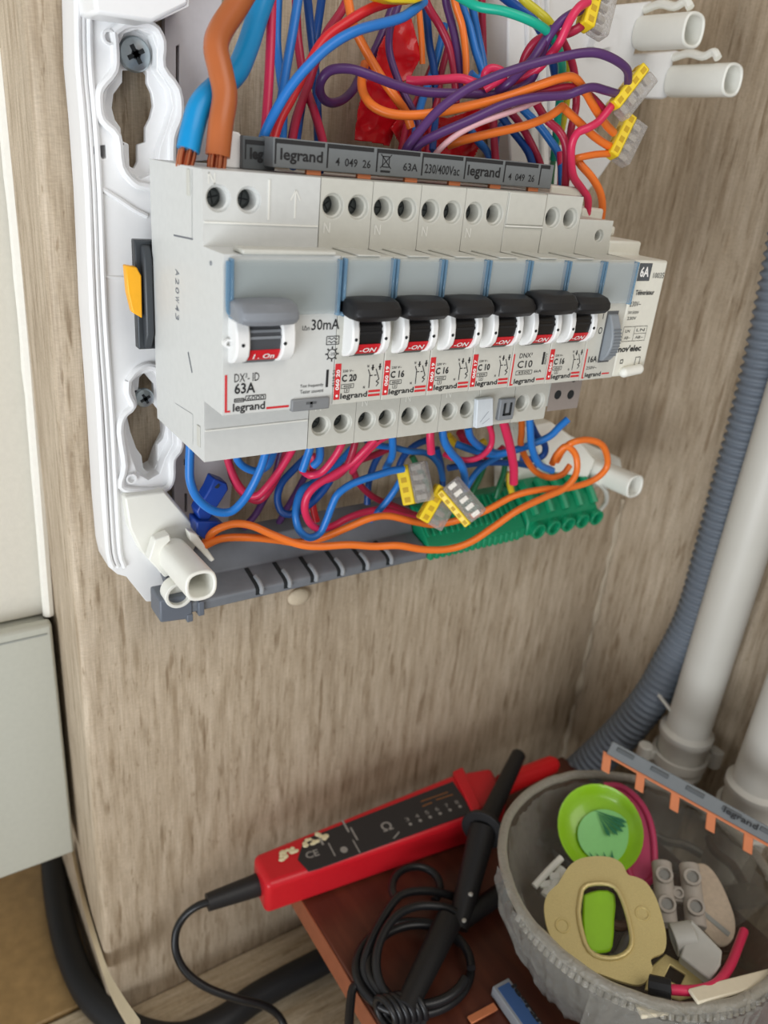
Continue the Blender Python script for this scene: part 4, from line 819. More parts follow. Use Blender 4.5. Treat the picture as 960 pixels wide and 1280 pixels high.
# red plastic sheet
def crumple(poly, Y, amp, seed, mname, th=.35, div=80, sc=.04):
    pts = pl(poly, Y); xs = [p.x for p in pts]; zs = [p.z for p in pts]
    def inside(x, z):
        c = False; n = len(pts)
        for i in range(n):
            a, b_ = pts[i], pts[(i+1) % n]
            if (a.z > z) != (b_.z > z) and x < (b_.x-a.x)*(z-a.z)/(b_.z-a.z)+a.x: c = not c
        return c
    nx = div; nz = div; x0, x1, z0, z1 = min(xs), max(xs), min(zs), max(zs); idx = {}; b = MB(); vs = []; fs = []
    for i in range(nx+1):
        for j in range(nz+1):
            x = x0+(x1-x0)*i/nx; z = z0+(z1-z0)*j/nz; q = V((x*sc, z*sc, seed))
            d = amp*(noise.noise(q)+.55*abs(noise.noise(q*2.3))+.25*noise.noise(q*5)); vs.append((x+.4*d, Y+d, z+.2*d)); idx[i, j] = len(vs)-1
    for i in range(nx):
        for j in range(nz):
            if inside(x0+(x1-x0)*(i+.5)/nx, z0+(z1-z0)*(j+.5)/nz): fs.append((idx[i, j], idx[i+1, j], idx[i+1, j+1], idx[i, j+1]))
    used = sorted(set(i for f in fs for i in f)); m = {k: n for n, k in enumerate(used)}
    b.add([vs[i] for i in used], [tuple(m[i] for i in f) for f in fs]); return b
t = thing('red_plastic_sheet', 'crumpled glossy red plastic sheet behind the wires', 'plastic sheet', aty(500, 190, 18))
for nm, poly, Y, sd in (('sheet_fold', [(482, 45), (500, 22), (515, 22), (527, 70), (512, 100), (490, 105), (470, 80), (474, 60)], 8, 1), ('sheet_fold', [(460, 85), (480, 60), (496, 100), (508, 132), (495, 160), (487, 183), (463, 178), (444, 175), (447, 140)], 12, 3), ('sheet_fold', [(505, 140), (560, 148), (600, 135), (618, 150), (590, 200), (560, 205), (500, 178), (488, 160)], 10, 5)):
    o = part(t, nm, crumple(poly, Y, 3.2, sd, 'r'), REDP, ang=50); md = o.modifiers.new('s', 'SOLIDIFY'); md.thickness = .3*MM
# ------------------------------------------------------------------ grey bar and green earth block
YBF = -6.0
a = aty(212, 768, YBF); e = aty(533, 702, YBF); zb = (a.z+e.z)/2
xa = aty(196, 752, YBF).x; xe = e.x
zt_ = aty(300, 727, YBF).z
t = thing('terminal_bar_holder', 'dark grey slotted bar running under the wires along the chassis foot', 'terminal bar', (xa+40, YBF, zb))
pr = [(YBF, zb), (YBF, zb+4.0), (YBF+1.5, zb+5.2), (YBF+13, zb+8), (YBF+17, zb+19), (YBF+25, zb+22), (YBF+25, zb+12), (YBF+12, zb+2), (YBF+6, zb)]
part(t, 'bar', MB().prism([(xa+8, y, z) for y, z in pr], (xe-xa-8, 0, 0)), BARG, .6)
part(t, 'end_socket', MB().prism([(xa+1, YBF-.5, zb-1), (xa+14, YBF-.5, zb-2.5), (xa+14, YBF-.5, zb+5), (xa+11, YBF-.5, zb+9), (xa+1, YBF-.5, zb+9)], (0, 12, 0)), mat('slate_plastic', (104, 110, 120), .45), .7)
pc = aty(224, 744, YBF-2); part(t, 'socket_ring', MB().pipe((pc.x, YBF+4, pc.z), (pc.x, YBF-2.4, pc.z), 5.6, 4.2, 24, 5), WHT2, .3, label='white ring in the bar end')
part(t, 'end_lug', MB().box(xa+16, xa+18.5, YBF-1.5, YBF+5, zb-1.5, zb+5).box(xa+11.5, xa+14, YBF-1, YBF+6, zb-3.5, zb), MATS['slate_plastic'], .4)
for px, py in ((327, 743), (362, 735), (395, 726), (428, 720), (459, 714), (489, 705)):
    p = aty(px, py, YBF-.6); x = p.x
    part(t, 'rib', MB().tube([(x, YBF-.6, zb+2.2), (x, YBF-.5, zb+4.6), (x, YBF+2.5, zb+6.2), (x, YBF+6, zb+6.6)], 1.0, 8, 3), mat('bar_light_grey', (150, 154, 158), .3))
    part(t, 'slot', MB().prism([(x-2.4, y, z) for y, z in ((YBF-.12, zb+1.4), (YBF-.12, zb+4.1), (YBF+1.4, zb+5.4), (YBF+12, zb+8.0), (YBF+12, zb+7.0), (YBF+1, zb+3))], (1.9, 0, 0)), SLOT)
p = aty(398, 738, 10); single('plaster_blob', 'off-white lump of plaster on the wall just under the grey bar', 'plaster', MB().sphere((p.x, YW-1.5, aty(398, 738, YW).z), 6, 2.2, 4.5), mat('plaster', (205, 190, 165), .8, bump=.6))
t = thing('earth_terminal_block', 'green earth terminal block with a row of round entries, right of the grey bar', 'terminal block', (xe+50, YBF, zb))
xg = aty(748, 650, YBF).x; xm = aty(652, 690, YBF).x
pr = [(YBF-.5, zb-.5), (YBF-.5, zb+5), (YBF+3, zb+9), (YBF+16, zb+20), (YBF+22, zb+20), (YBF+22, zb+10), (YBF+8, zb-.5)]
part(t, 'body', MB().prism([(xe+.4, y, z) for y, z in pr], (xm-xe-1, 0, 0)), GREEN, .5)
pr2 = [(YBF-1, zb), (YBF-1, zb+8), (YBF+4, zb+14), (YBF+16, zb+22), (YBF+22, zb+22), (YBF+22, zb+8), (YBF+8, zb)]
part(t, 'large_body', MB().prism([(xm, y, z) for y, z in pr2], (xg-xm-4, 0, 0)), GREEN, .8)
n = 16
for k in range(n):
    x = xe+1.2+(xm-xe-4)*k/n
    part(t, 'tooth', MB().box(x, x+2.2, YBF-.9, YBF+1, zb-1.0, zb+4.2), GREEN, .3)
    part(t, 'groove_ridge', MB().obox((x+1, YBF+9, zb+14.6), (1.5, 0, 0), (0, 12, 10), (0, -1.0, 1.2)), GREEN, .3)
for k in range(5):
    x = xm+6+(xg-xm-12)*k/4.0
    part(t, 'entry_tube', MB().pipe((x, YBF+4, zb+4), (x, YBF-4.2, zb+3), 4.4, 3.0, 20, 6), GREEN, .3)
    part(t, 'ridge', MB().tube([(x, YBF+.5, zb+10.5), (x, YBF+6, zb+16.5), (x, YBF+15, zb+22.5)], 2.4, 8, 3), GREEN)
p = aty(655, 600, 14)
P = [aty(x, y, 0) for x, y in ((742, 600), (756, 612), (758, 626), (750, 638))]
part(t, 'white_hook', MB().tube(P, 1.3, 8, 5), WHT2)

# ================================================================== PIPES AND CONDUIT
def vpipe(label, px, py, X, r, zlo, cz):
    p = atx(px, py, X); t = thing('drain_pipe', label, 'pipe', (X, p.y, zlo), 'white vertical pipes')
    part(t, 'pipe', MB().cyl((X, p.y, zlo), (X, p.y, 330), r, r, 36), PVC)
    part(t, 'coupling', MB().lathe([(r, 0), (r+2.4, .5), (r+2.8, 3), (r+1.2, 4.5), (r+1.4, 24), (r+2.8, 26), (r+2.8, 30), (r, 32)], (X, p.y, cz), (0, 0, 1), 36), PVC)
    c = V((X, p.y, cz+8))
    cl = part(t, 'clamp', MB().lathe([(r+1.6, 0), (r+3.6, .3), (r+3.6, 6), (r+1.6, 6.3)], c, (0, 0, 1), 36), PVC)
    for sx in (-1, 1):
        d = (V((_r.x, _r.y, 0)).normalized())*sx
        part(t, 'clamp_ear', MB().obox(c+d*(r+6)+V((0, 0, 3)), d*8, V((-d.y, d.x, 0))*5, (0, 0, 6)).cyl(c+d*(r+9)+V((0, 0, -3)), c+d*(r+9)+V((0, 0, 9)), 4.2), PVC, .8)
    return p
XP = 286
vpipe('white vertical pipe with clamp, nearest beside the corrugated conduit', 929, 690, XP, 12.4, ZF+.2, atx(848, 945, XP).z-10)
vpipe('white vertical pipe at the right edge, behind the comb strip', 966, 930, XP, 13.5, ZF+.2, atx(935, 985, XP).z-24)
c1 = atx(905, 1000, XP); 
t = thing('corrugated_conduit', 'grey corrugated conduit bending behind the nearest white pipe down to the bowl', 'conduit', atx(722, 965, XP))
P = [atx(x, y, 289) for x, y in ((994, 250), (977, 340), (956, 440), (934, 530), (912, 610), (891, 690), (868, 770))]
P += [atx(838, 830, 287), atx(812, 875, 284), atx(776, 918, 279), atx(738, 955, 272), atx(704, 985, 264)]
C_ = smooth_path(P, 30); L = [0]
for i in range(1, len(C_)): L.append(L[-1]+(C_[i]-C_[i-1]).length)
Q = []; tot = L[-1]; nn = int(tot/0.75); j = 0
for i in range(nn):
    s_ = tot*i/(nn-1)
    while j < len(L)-2 and L[j+1] < s_: j += 1
    Q.append(C_[j].lerp(C_[j+1], min(1, max(0, (s_-L[j])/(L[j+1]-L[j]+1e-9)))))
b = MB(); up = None; n = 18; rings = []
for i, p in enumerate(Q):
    d = (Q[min(i+1, nn-1)]-Q[max(i-1, 0)]).normalized()
    if up is None: up = frame(d)[0]
    up = (up-d*up.dot(d)).normalized(); w = d.cross(up); R = 8.8+.9*math.sin(i*2*math.pi/6)+(i/nn)**2*3.0
    rings += [p+(up*math.cos(2*math.pi*k/n)+w*math.sin(2*math.pi*k/n))*R for k in range(n)]
b.add(rings, [(i*n+k, i*n+(k+1) % n, (i+1)*n+(k+1) % n, (i+1)*n+k) for i in range(nn-1) for k in range(n)])
part(t, 'ribbed_tube', b, COND, ang=60)
P = [atx(x, y, 277.5) for x, y in ((812, 855), (826, 872), (842, 893), (846, 900))]
single('cable_tie', 'thin pale cable tie strapping the conduit to the pipe', 'cable tie', MB().tube(P, 1.1, 6, 4), PVC)

# ================================================================== FLOOR CABLE
P = [atz(x, y, ZF+8) for x, y in ((66, 1050), (68, 1090), (73, 1130), (84, 1180), (103, 1228), (130, 1262), (172, 1290), (225, 1298), (275, 1278), (318, 1248), (360, 1224), (400, 1203), (450, 1175))]
single('floor_cable', 'thick black cable on the floor, from under the grey box to under the wooden stool', 'cable', MB().tube(P, 7.6, 20, 7), mat('black_rubber', (30, 31, 33), .5, bump=.15), ang=60)
# ================================================================== STOOL
ZS = -300.0
def redwood():
    m = bpy.data.materials.new('red_brown_wood'); m.use_nodes = True; nt = m.node_tree; b = nt.nodes['Principled BSDF']; tc = nt.nodes.new('ShaderNodeTexCoord')
    mp = nt.nodes.new('ShaderNodeMapping'); mp.inputs['Scale'].default_value = (1, .12, 1); mp.inputs['Rotation'].default_value = (0, 0, .1); nt.links.new(tc.outputs['Object'], mp.inputs[0])
    n = nt.nodes.new('ShaderNodeTexNoise'); n.inputs['Scale'].default_value = 160; n.inputs['Detail'].default_value = 8; nt.links.new(mp.outputs[0], n.inputs['Vector'])
    r = nt.nodes.new('ShaderNodeValToRGB'); e = r.color_ramp.elements; e[0].position = .3; e[0].color = (*lin((74, 35, 24)), 1); e[1].position = .7; e[1].color = (*lin((98, 50, 34)), 1)
    nt.links.new(n.outputs['Fac'], r.inputs[0]); nt.links.new(r.outputs[0], b.inputs['Base Color']); b.inputs['Roughness'].default_value = .38
    return m
SW = redwood()
xs0 = 62.0; st = thing('wooden_stool', 'low red-brown wooden stool against the wall under the tester and the bowl', 'stool', (180, -120, ZF))
part(st, 'lit_edge_strip', MB().box(xs0-.8, xs0-.05, -330, -3, ZS-14.6, ZS-.6), mat('lit_edge_wood', (150, 88, 60), .5, var=.2, vs=200), .2)  # lit left side of the stool painted in as a lighter orange strip
part(st, 'top', MB().box(xs0, 262, -330, -3, ZS-15, ZS), SW, 1.2)
for lx in (xs0+46, 250):
    for ly in (-300, -60): part(st, 'leg', MB().box(lx, lx+30, ly, ly+28, ZF+.1, ZS-15.1), SW, 1)
# ================================================================== TESTER
zt = -279.0
A, B, Cc, D = atz(333, 1108, zt), atz(594, 1021, zt), atz(316, 1068, zt), atz(568, 966, zt)
t = thing('voltage_tester', 'red hand-held circuit tester with black label, lying at the wall on the stool', 'tester', (A+B)/2)
ax = (B-A).normalized()
Tp = atz(640, 985, zt+0); S1, S2 = atz(636, 998, zt), atz(614, 958, zt)
ol = [A, B, S1, S2, D, Cc]
part(t, 'case', MB().prism([V((p.x, p.y, ZS+.2)) for p in ol], (0, 0, zt-ZS-.2)), TREDM, 3.2, segs=4)
part(t, 'shoulder_ridge', MB().prism([V((p.x, p.y, zt-1)) for p in (atz(590, 1018, zt), atz(603, 1014, zt), atz(578, 961, zt), atz(565, 967, zt))], (0, 0, 3)), TREDM, 1)
ta, tb = atz(628, 982, zt-8), atz(694, 954, zt-8)
part(t, 'probe_tip', MB().tube([ta, ta.lerp(tb, .4), ta.lerp(tb, .85), tb], lambda q: 6.6-1.4*q if q < .9 else 4.0, 16, 4), TIPR, ang=50)
lab = [(372, 1075), (386, 1090), (400, 1086), (592, 1016), (566, 977), (380, 1050)]
part(t, 'label_plate', MB().prism([atz(x, y, zt+.05) for x, y in lab], (0, 0, .5)), TLAB, .2)
b = MB()
GM = mat('label_grey_print', (150, 146, 142), .6)
ex = ax; ey = V((-ax.y, ax.x, 0))
def lz(x, y): return atz(x, y, zt+.62)
for k in range(6):
    p = lz(513+k*12.4, 1030-k*4.4); b.cyl(p-V((0, 0, .1)), p, 1.0, 1.0, 10); b.text('%d' % (k+3), p-ex*1.2+ey*2.2, ex*2.2, ey*2.6)
b.text('CE', lz(384, 1074), ex*7, ey*4.2, .02)
for (x, y, w_) in ((404, 1046, 2.4), (419, 1060, 1.4), (436, 1030, 2.2), (447, 1040, 1.8), (450, 1056, 1.4)):
    p = lz(x, y+10); b.line(p, p+ey*9, w_*.5, (0, 0, 1))
p = lz(430, 1062); b.cyl(p-V((0, 0, .1)), p, 2.0, 2.0, 14)
p = lz(480, 1040); b.text('Ω', p, ex*6, ey*6, .02); b.line(lz(492, 1048), lz(499, 1040), .8, (0, 0, 1))
part(t, 'label_print', b, GM)
b = MB(); b.rectline(0, 1, 0, 1, 0, .1); b = MB()
for (x0, y0, x1_, y1_) in ((526, 1002, 560, 990), (528, 1008, 540, 1003), (545, 1000, 566, 993)): b.line(lz(x0, y0), lz(x1_, y1_), .6, (0, 0, 1))
part(t, 'label_outline', b, mat('amber_print', (150, 96, 50), .6))
b = MB()
for i in range(26):
    k = i % 2; px = (352 + random.uniform(-2, 20)) if k else (384+random.uniform(-3, 26)); py = (1071-(px-352)*.6) if k else (1054-(px-384)*.5)
    p = lz(px, py+random.uniform(-5, 5)); b.sphere(p, random.uniform(1, 2), random.uniform(1, 1.8), random.uniform(.3, .7), 8)
sp = single('glue_residue', 'cream crusty glue smears on the tester label', 'residue', b, mat('cream_residue', (226, 214, 176), .8, bump=.6))
sp['kind'] = 'stuff'
g0 = V(((A.x+Cc.x)/2, (A.y+Cc.y)/2, zt-10))
g0 = atz(322, 1106, zt-12); g1 = atz(259, 1128, zt-12); gd = (g0-g1).normalized()
part(t, 'strain_relief', MB().tube([g0+gd*3, g0, g0.lerp(g1, .5), g1], lambda q: 6.3-2.0*q, 16, 4), mat('black_soft_plastic', (30, 29, 30), .5, bump=.2), ang=50)
P = [g1+gd*2]+[atz(x, y, z) for x, y, z in ((246, 1133, zt-14), (230, 1146, -298), (220, 1165, -304), (220, 1190, -312), (232, 1214, -320), (258, 1234, -328), (295, 1248, -336), (330, 1257, -344), (350, 1272, -352), (362, 1300, -360))]
part(t, 'lead', MB().tube(P, 1.9, 12, 6), wm('black'), label='thin black lead looping down', ang=60)
# black probe lying across the tester
t = thing('black_probe', 'black test probe with ring guard lying across the red tester', 'probe', atz(584, 1128, ZS))
p0, p1, p2 = atz(572, 1160, ZS+7), atz(604, 1036, zt+8), atz(648, 944, zt+9)
part(t, 'grip', MB().tube([p0, p0.lerp(p1, .3), p0.lerp(p1, .7), p1], lambda q: 5.2+2.2*q, 18, 4), mat('black_soft_plastic', (0, 0, 0)), ang=50)
d = (p2-p1).normalized()
part(t, 'guard', MB().cyl(p1-d*1.5, p1+d*2, 12, 11, 24), MATS['black_soft_plastic'], .6)
part(t, 'tip_sleeve', MB().tube([p1, p1.lerp(p2, .5), p2], lambda q: 5.4-1.0*q, 16, 4), MATS['black_soft_plastic'], ang=50)
b = MB()
for q in (.35, .1):
    c = p0.lerp(p1, q)+V((-2.0, -4.6, 4.2)); b.sphere(c, 1.3, 1.2, .9, 8)
part(t, 'dust_speck', b, mat('pale_dust', (190, 186, 176), .8))
# coiled black lead with strap
def ringpts(cx, cy, rx, ry, a0, a1, z0, z1, n=16, rot=0):
    o = []
    for i in range(n+1):
        a = math.radians(a0+(a1-a0)*i/n); x = rx*math.cos(a); y = ry*math.sin(a); r_ = math.radians(rot)
        o.append(atz(cx+x*math.cos(r_)-y*math.sin(r_), cy+x*math.sin(r_)+y*math.cos(r_), z0+(z1-z0)*i/n))
    return o
t = thing('coiled_test_lead', 'coil of black test lead tied with cord, lying on the stool', 'cable', atz(515, 1200, ZS))
LB = mat('black_lead', (28, 28, 30), .35)
for pts in (ringpts(517, 1210, 72, 58, 0, 360, ZS+3, ZS+9, 24), ringpts(523, 1206, 62, 50, 20, 330, ZS+11, ZS+7, 22), ringpts(520, 1109, 30, 26, 150, 400, ZS+14, ZS+6, 12),
            [atz(x, y, z) for x, y, z in ((508, 1258, ZS+8), (484, 1245, ZS+10), (471, 1214, ZS+13), (474, 1180, ZS+16), (492, 1148, ZS+18), (520, 1133, ZS+17), (556, 1134, ZS+15), (580, 1146, ZS+10))],
            [atz(x, y, z) for x, y, z in ((500, 1262, ZS+6), (470, 1240, ZS+6), (455, 1210, ZS+8), (466, 1172, ZS+12), (490, 1130, ZS+15), (508, 1116, ZS+15), (540, 1114, ZS+12), (574, 1122, ZS+6))],
            [atz(x, y, z) for x, y, z in ((500, 1262, ZS+5), (470, 1228, ZS+4.5), (444, 1232, ZS+4.2), (438, 1256, ZS+3), (435, 1310, ZS+3))]):
    part(t, 'lead_turn', MB().tube(pts, 2.1, 12, 4), LB, ang=60)
q0, q1 = atz(506, 1262, ZS+12), atz(560, 1152, ZS+12)
part(t, 'plug_sleeve', MB().tube([q0, q0.lerp(q1, .4), q1], lambda q: 5.0+1.6*q, 18, 4), MATS['black_soft_plastic'], ang=50)
q2, q3 = atz(578, 1150, ZS+8), atz(632, 1112, ZS+9)
part(t, 'plug_sleeve', MB().tube([q2, q3], 4.8, 16, 0), MATS['black_soft_plastic'])
b = MB()
for k in range(6):
    c = atz(482+k*7.5, 1266-k*1.5, ZS+8); s, u, d = frame(V((1, .15, 0)))
    b.tube([c+(s*math.cos(2*math.pi*j/12)+u*math.sin(2*math.pi*j/12))*6.6 for j in range(12)], 1.5, 8, 3, closed=False)
part(t, 'tie_cord', b, LB, ang=60)
# small labelled busbar piece and a copper tooth at the bottom edge
P0 = atz(640, 1262, ZS+1); d = (atz(662, 1300, ZS+1)-atz(624, 1246, ZS+1)).normalized(); n_ = V((-d.y, d.x, 0))
t = thing('busbar_offcut', 'short grey busbar offcut with blue label and copper tooth, at the bottom edge', 'busbar', P0)
part(t, 'bar_housing', MB().obox(P0+d*12+V((0, 0, 3.2)), d*44, n_*9.5, (0, 0, 6.2)), mat('pale_grey_plastic', (150, 154, 160), .4), .5)
part(t, 'blue_label', MB().obox(P0+d*12+V((0, 0, 6.5)), d*40, n_*6.5, (0, 0, .3)), mat('label_blue', (62, 96, 150), .5))
part(t, 'lettering', MB().text('legrand', P0+d*-6-n_*-1.8+V((0, 0, 6.8)), d*26, n_*3.8, .04), INK)
k0 = atz(612, 1262, ZS+2); k1 = atz(590, 1274, ZS+2)
part(t, 'copper_tooth', MB().obox(k0.lerp(k1, .4)+V((0, 0, 0)), (k1-k0)*1.5, (k1-k0).cross(V((0, 0, 1))).normalized()*3.6, (0, 0, 1.2)), COPP, .3)

# ================================================================== BOWL AND ITS CONTENTS
ZR = -243.0
bc = V((181, -121, 0)); RB_ = 64.0
GL = film('bowl_glass', (200, 196, 186), .86, .05, bump=.3, bs=90, edge=.3, core=(150, 144, 130))
WRAP = film('plastic_wrap', (225, 224, 220), .86, .03, bump=1.0, bs=140, edge=.35, core=(200, 198, 190))
t = thing('glass_bowl', 'clear glass bowl with scalloped rim, full of odds and ends, on the stool', 'bowl', (bc.x, bc.y, ZS))
def wob(k, i): return 1+(.012*math.sin(k*2*math.pi*40) if i in (3, 4, 5, 6, 7) else 0)
prof = [(.1, ZS+.4), (36, ZS+.4), (44, ZS+6), (55, ZS+26), (61, ZR-10), (RB_, ZR-1), (RB_+.5, ZR+1), (RB_-2.2, ZR+.6), (58, ZR-10), (52, ZS+28), (41, ZS+9), (30, ZS+4), (.1, ZS+4)]
part(t, 'bowl_wall', MB().lathe(prof, (bc.x, bc.y, 0), (0, 0, 1), 160, wob), GL, ang=60)
b = MB(); P = []
for k in range(120):
    a = 2*math.pi*k/120; rr = RB_-.6+.7*noise.noise(V((math.cos(a)*3, math.sin(a)*3, 1))); P.append((bc.x+rr*math.cos(a), bc.y+rr*math.sin(a), ZR+1+.8*noise.noise(V((math.cos(a)*8, math.sin(a)*8, 5)))))
b.tube(P, 2.3, 10, 0, closed=True)
part(t, 'rim_bead', b, film('rim_glass', (206, 202, 192), .5, .05, bump=.6, bs=200, core=(186, 181, 168)), ang=60)
# scallops on the front part of the rim
b = MB()
for k in range(60):
    a = math.radians(170+k*2.7); p = V((bc.x+(RB_-2)*math.cos(a), bc.y+(RB_-2)*math.sin(a), ZR+.6)); q = V((bc.x+(RB_+1.0)*math.cos(a), bc.y+(RB_+1.0)*math.sin(a), ZR-4))
    b.tube([p, p.lerp(q, .5)+V((0, 0, .6)), q], 1.5, 8, 3)
o = part(t, 'rim_scallop', b, MATS['rim_glass'], ang=60); o['kind'] = 'stuff'
def wrapmesh(rad, zz, a0, a1, amp, seed, n=150, m=16):
    b = MB(); vs = []
    for j in range(m+1):
        q = j/m
        for i in range(n+1):
            a = math.radians(a0+(a1-a0)*i/n); r_, z_ = rad(q), zz(q)
            nn = noise.noise(V((math.cos(a)*7, math.sin(a)*7, q*2.5+seed)))+.6*noise.noise(V((math.cos(a)*22, math.sin(a)*22, q*3+seed))); nn = nn-.5*abs(noise.noise(V((math.cos(a)*12, math.sin(a)*12, q*6+seed*2))))
            r_ += amp*nn; vs.append((bc.x+r_*math.cos(a), bc.y+r_*math.sin(a), z_+amp*.6*nn*(1 if 0 < j < m else .2)))
    return b.add(vs, [(j*(n+1)+i, j*(n+1)+i+1, (j+1)*(n+1)+i+1, (j+1)*(n+1)+i) for j in range(m) for i in range(n)])
wr = thing('plastic_wrap', 'crinkled transparent wrap over the rim and down the outside of the glass bowl', 'plastic wrap', (bc.x, bc.y, ZS))
part(wr, 'outer_fold', wrapmesh(lambda q: RB_+3-20*q**1.6, lambda q: ZR+3-(ZR-ZS-2)*q, 150, 345, 3.6, 2, 220, 22), WRAP, ang=80)
part(wr, 'outer_fold', wrapmesh(lambda q: RB_+5+6*q, lambda q: ZR+1-(ZR-ZS-1.5)*q, 205, 300, 4.0, 5, 120, 14), WRAP, ang=80)
part(wr, 'inner_lining', wrapmesh(lambda q: RB_-4-28*q**1.3, lambda q: ZR-1-(ZR-ZS-10)*q, -40, 200, 2.4, 8), WRAP, ang=80)
# --- things in the bowl
upv = V((0, 0, 1))
def basis(px, py, z, k=.7, roll=0):
    c = atz(px, py, z); n = ((CAM-c).normalized()*k+upv*(1-k)).normalized()
    e1 = (_r-n*_r.dot(n)).normalized(); e2 = n.cross(e1); r_ = math.radians(roll)
    return c, e1*math.cos(r_)+e2*math.sin(r_), -e1*math.sin(r_)+e2*math.cos(r_), n
def pp(pts, c, n): return [atp(x, y, c, n) for x, y in pts]
# brass plate
c, e1, e2, n = basis(758, 1148, ZR+1, .45)
OUTB = [(698, 1104), (706, 1090), (714, 1080), (726, 1073), (745, 1070), (765, 1072), (778, 1080), (785, 1093), (795, 1096), (808, 1103), (820, 1122), (829, 1150), (833, 1172), (830, 1190), (814, 1198), (816, 1212), (808, 1226), (798, 1231), (778, 1227), (755, 1219), (728, 1208), (706, 1192), (692, 1176), (684, 1160), (680, 1136), (684, 1118)]
HOLE = [(727, 1113), (734, 1106), (752, 1104), (768, 1108), (778, 1124), (786, 1150), (790, 1174), (786, 1188), (772, 1197), (752, 1197), (736, 1188), (728, 1168), (723, 1140)]
OUTB = [(x, y) for x, y in OUTB]
def smooth2(pts, k=3):
    P = smooth_path([V((x, y, 0)) for x, y in pts+[pts[0]]], k); return [(p.x, p.y) for p in P[:-1]]
t = thing('escutcheon_plate', 'brass-coloured scalloped plate with an oval opening, lying on top in the bowl', 'metal plate', c)
BR = mat('brass', (208, 190, 132), .4, .45, bump=.35, bs=1800, var=.1, vs=1500)
part(t, 'plate', MB().prism(pp(smooth2(OUTB), c, n), -n*2.0, [pp(smooth2(HOLE), c, n)]), BR, .6, segs=3)
b = MB(); H = pp(smooth2(HOLE, 2), c+n*.2, n); b.tube(H, 1.1, 8, 0, closed=True); part(t, 'raised_lip', b, BR, ang=60)
for x, y in ((703, 1157), (803, 1142)): p = atp(x, y, c, n); part(t, 'screw_dimple', MB().lathe([(2.2, 0), (2.5, .45), (3.0, .45), (3.3, 0)], p, n, 20), BR)
# green dish with fern print
c, e1, e2, n = basis(750, 1036, ZR-2, .75, 8)
t = thing('green_dish', 'small lime green oval dish with a fern print, behind the brass plate', 'dish', c)
b = MB(); m = 34; vs = []; rings = [(1, 0), (1.0, 1.2), (.95, .7), (.86, -1.8), (.65, -4), (.35, -5.2), (.01, -5.6)]
for r_, h in rings: vs += [c+e1*(20.5*r_*math.cos(2*math.pi*k/m))+e2*(21.5*r_*math.sin(2*math.pi*k/m))+n*h for k in range(m)]
vs2 = [v-n*1.2 for v in vs]; N = len(vs); fs = [(j*m+k, j*m+(k+1) % m, (j+1)*m+(k+1) % m, (j+1)*m+k) for j in range(len(rings)-1) for k in range(m)]
b.add(vs+vs2, fs+[tuple(i+N for i in f) for f in fs])
LIME = mat('lime_plastic', (150, 205, 30), .3, coat=.3); part(t, 'shell', b, LIME, ang=50)
b = MB(); m = 26; vs = [c+e1*(2+13.5*math.cos(2*math.pi*k/m))+e2*(-3+12.5*math.sin(2*math.pi*k/m))+n*(-3.0-.6*math.cos(2*math.pi*k/m)) for k in range(m)]; vs.append(c+e1*2-e2*3-n*4.4)
b.add(vs, [(k, (k+1) % m, m) for k in range(m)]); part(t, 'pale_print', b, mat('mint_print', (142, 214, 130), .45))
b = MB()
for x0, y0, x1_, y1_ in ((0, 8, 10, -3), (0, 8, 7, -4), (0, 8, 3, -4), (-2, 10, 13, 1), (0, 8, 12, -1), (-6, -10, -4, -14), (-2, -10, -2, -15), (2, -10, 1, -15), (-9, -9, -7, -14)):
    p = c+e1*(x0+1)+e2*y0-n*2.1; q = c+e1*(x1_+1)+e2*y1_-n*2.4; s, u, d = (q-p).normalized().cross(n), n, (q-p).normalized(); L = (q-p).length
    b.add([p, p+d*L*.5+s*.5, p+d*L*.85+s*1.1, q, p+d*L*.85-s*.9, p+d*L*.5-s*.4], [(0, 1, 2, 3, 4, 5)])
part(t, 'fern_print', b, mat('dark_green_print', (20, 110, 70), .5))
# pink lid behind
c, e1, e2, n = basis(782, 1044, ZR-6, .7)
t = thing('pink_lid', 'deep pink round lid standing behind the green dish', 'lid', c)
P = [(755, 982), (775, 983), (795, 997), (809, 1018), (816, 1044), (818, 1075), (815, 1098), (790, 1100), (760, 1080), (745, 1030)]
part(t, 'disc', MB().prism(pp(smooth2(P), c, n), -n*1.4), mat('pink_plastic', (196, 62, 104), .35), .4)
b = MB().tube(pp(smooth2(P[:8], 3)[:24], c, n), 1.7, 8, 0); part(t, 'lid_rim', b, MATS['pink_plastic'], ang=60)
# green tag in the hole
c, e1, e2, n = basis(748, 1152, ZR-4, .6)
t = single('green_tag', 'lime green rounded plastic tag seen through the opening of the brass plate', 'tag', MB().prism(pp(smooth2([(729, 1118), (748, 1112), (769, 1117), (768, 1150), (766, 1182), (758, 1190), (740, 1189), (731, 1175), (728, 1150)], 2), c, n), -n*2.4), LIME, .9)
# white clip at left
c, e1, e2, n = basis(685, 1093, ZR-10, .6)
t = thing('cable_clip', 'white plastic cable clip at the left inside of the bowl', 'clip', c)
part(t, 'bar', MB().tube(pp([(668, 1108), (684, 1090), (702, 1072)], c, n), 1.7, 10, 3), WHT2); part(t, 'foot', MB().tube(pp([(682, 1120), (690, 1106), (704, 1086)], c-n*3, n), 2.6, 8, 3), WHT2)
b = MB()
for q in ((676, 1100), (688, 1090)): p = atp(*q, c, n); b.obox(p-n*1.5+e1*2-e2*1.5, e1*5, e2*3, n*3)
part(t, 'jaw', b, WHT2, .5)
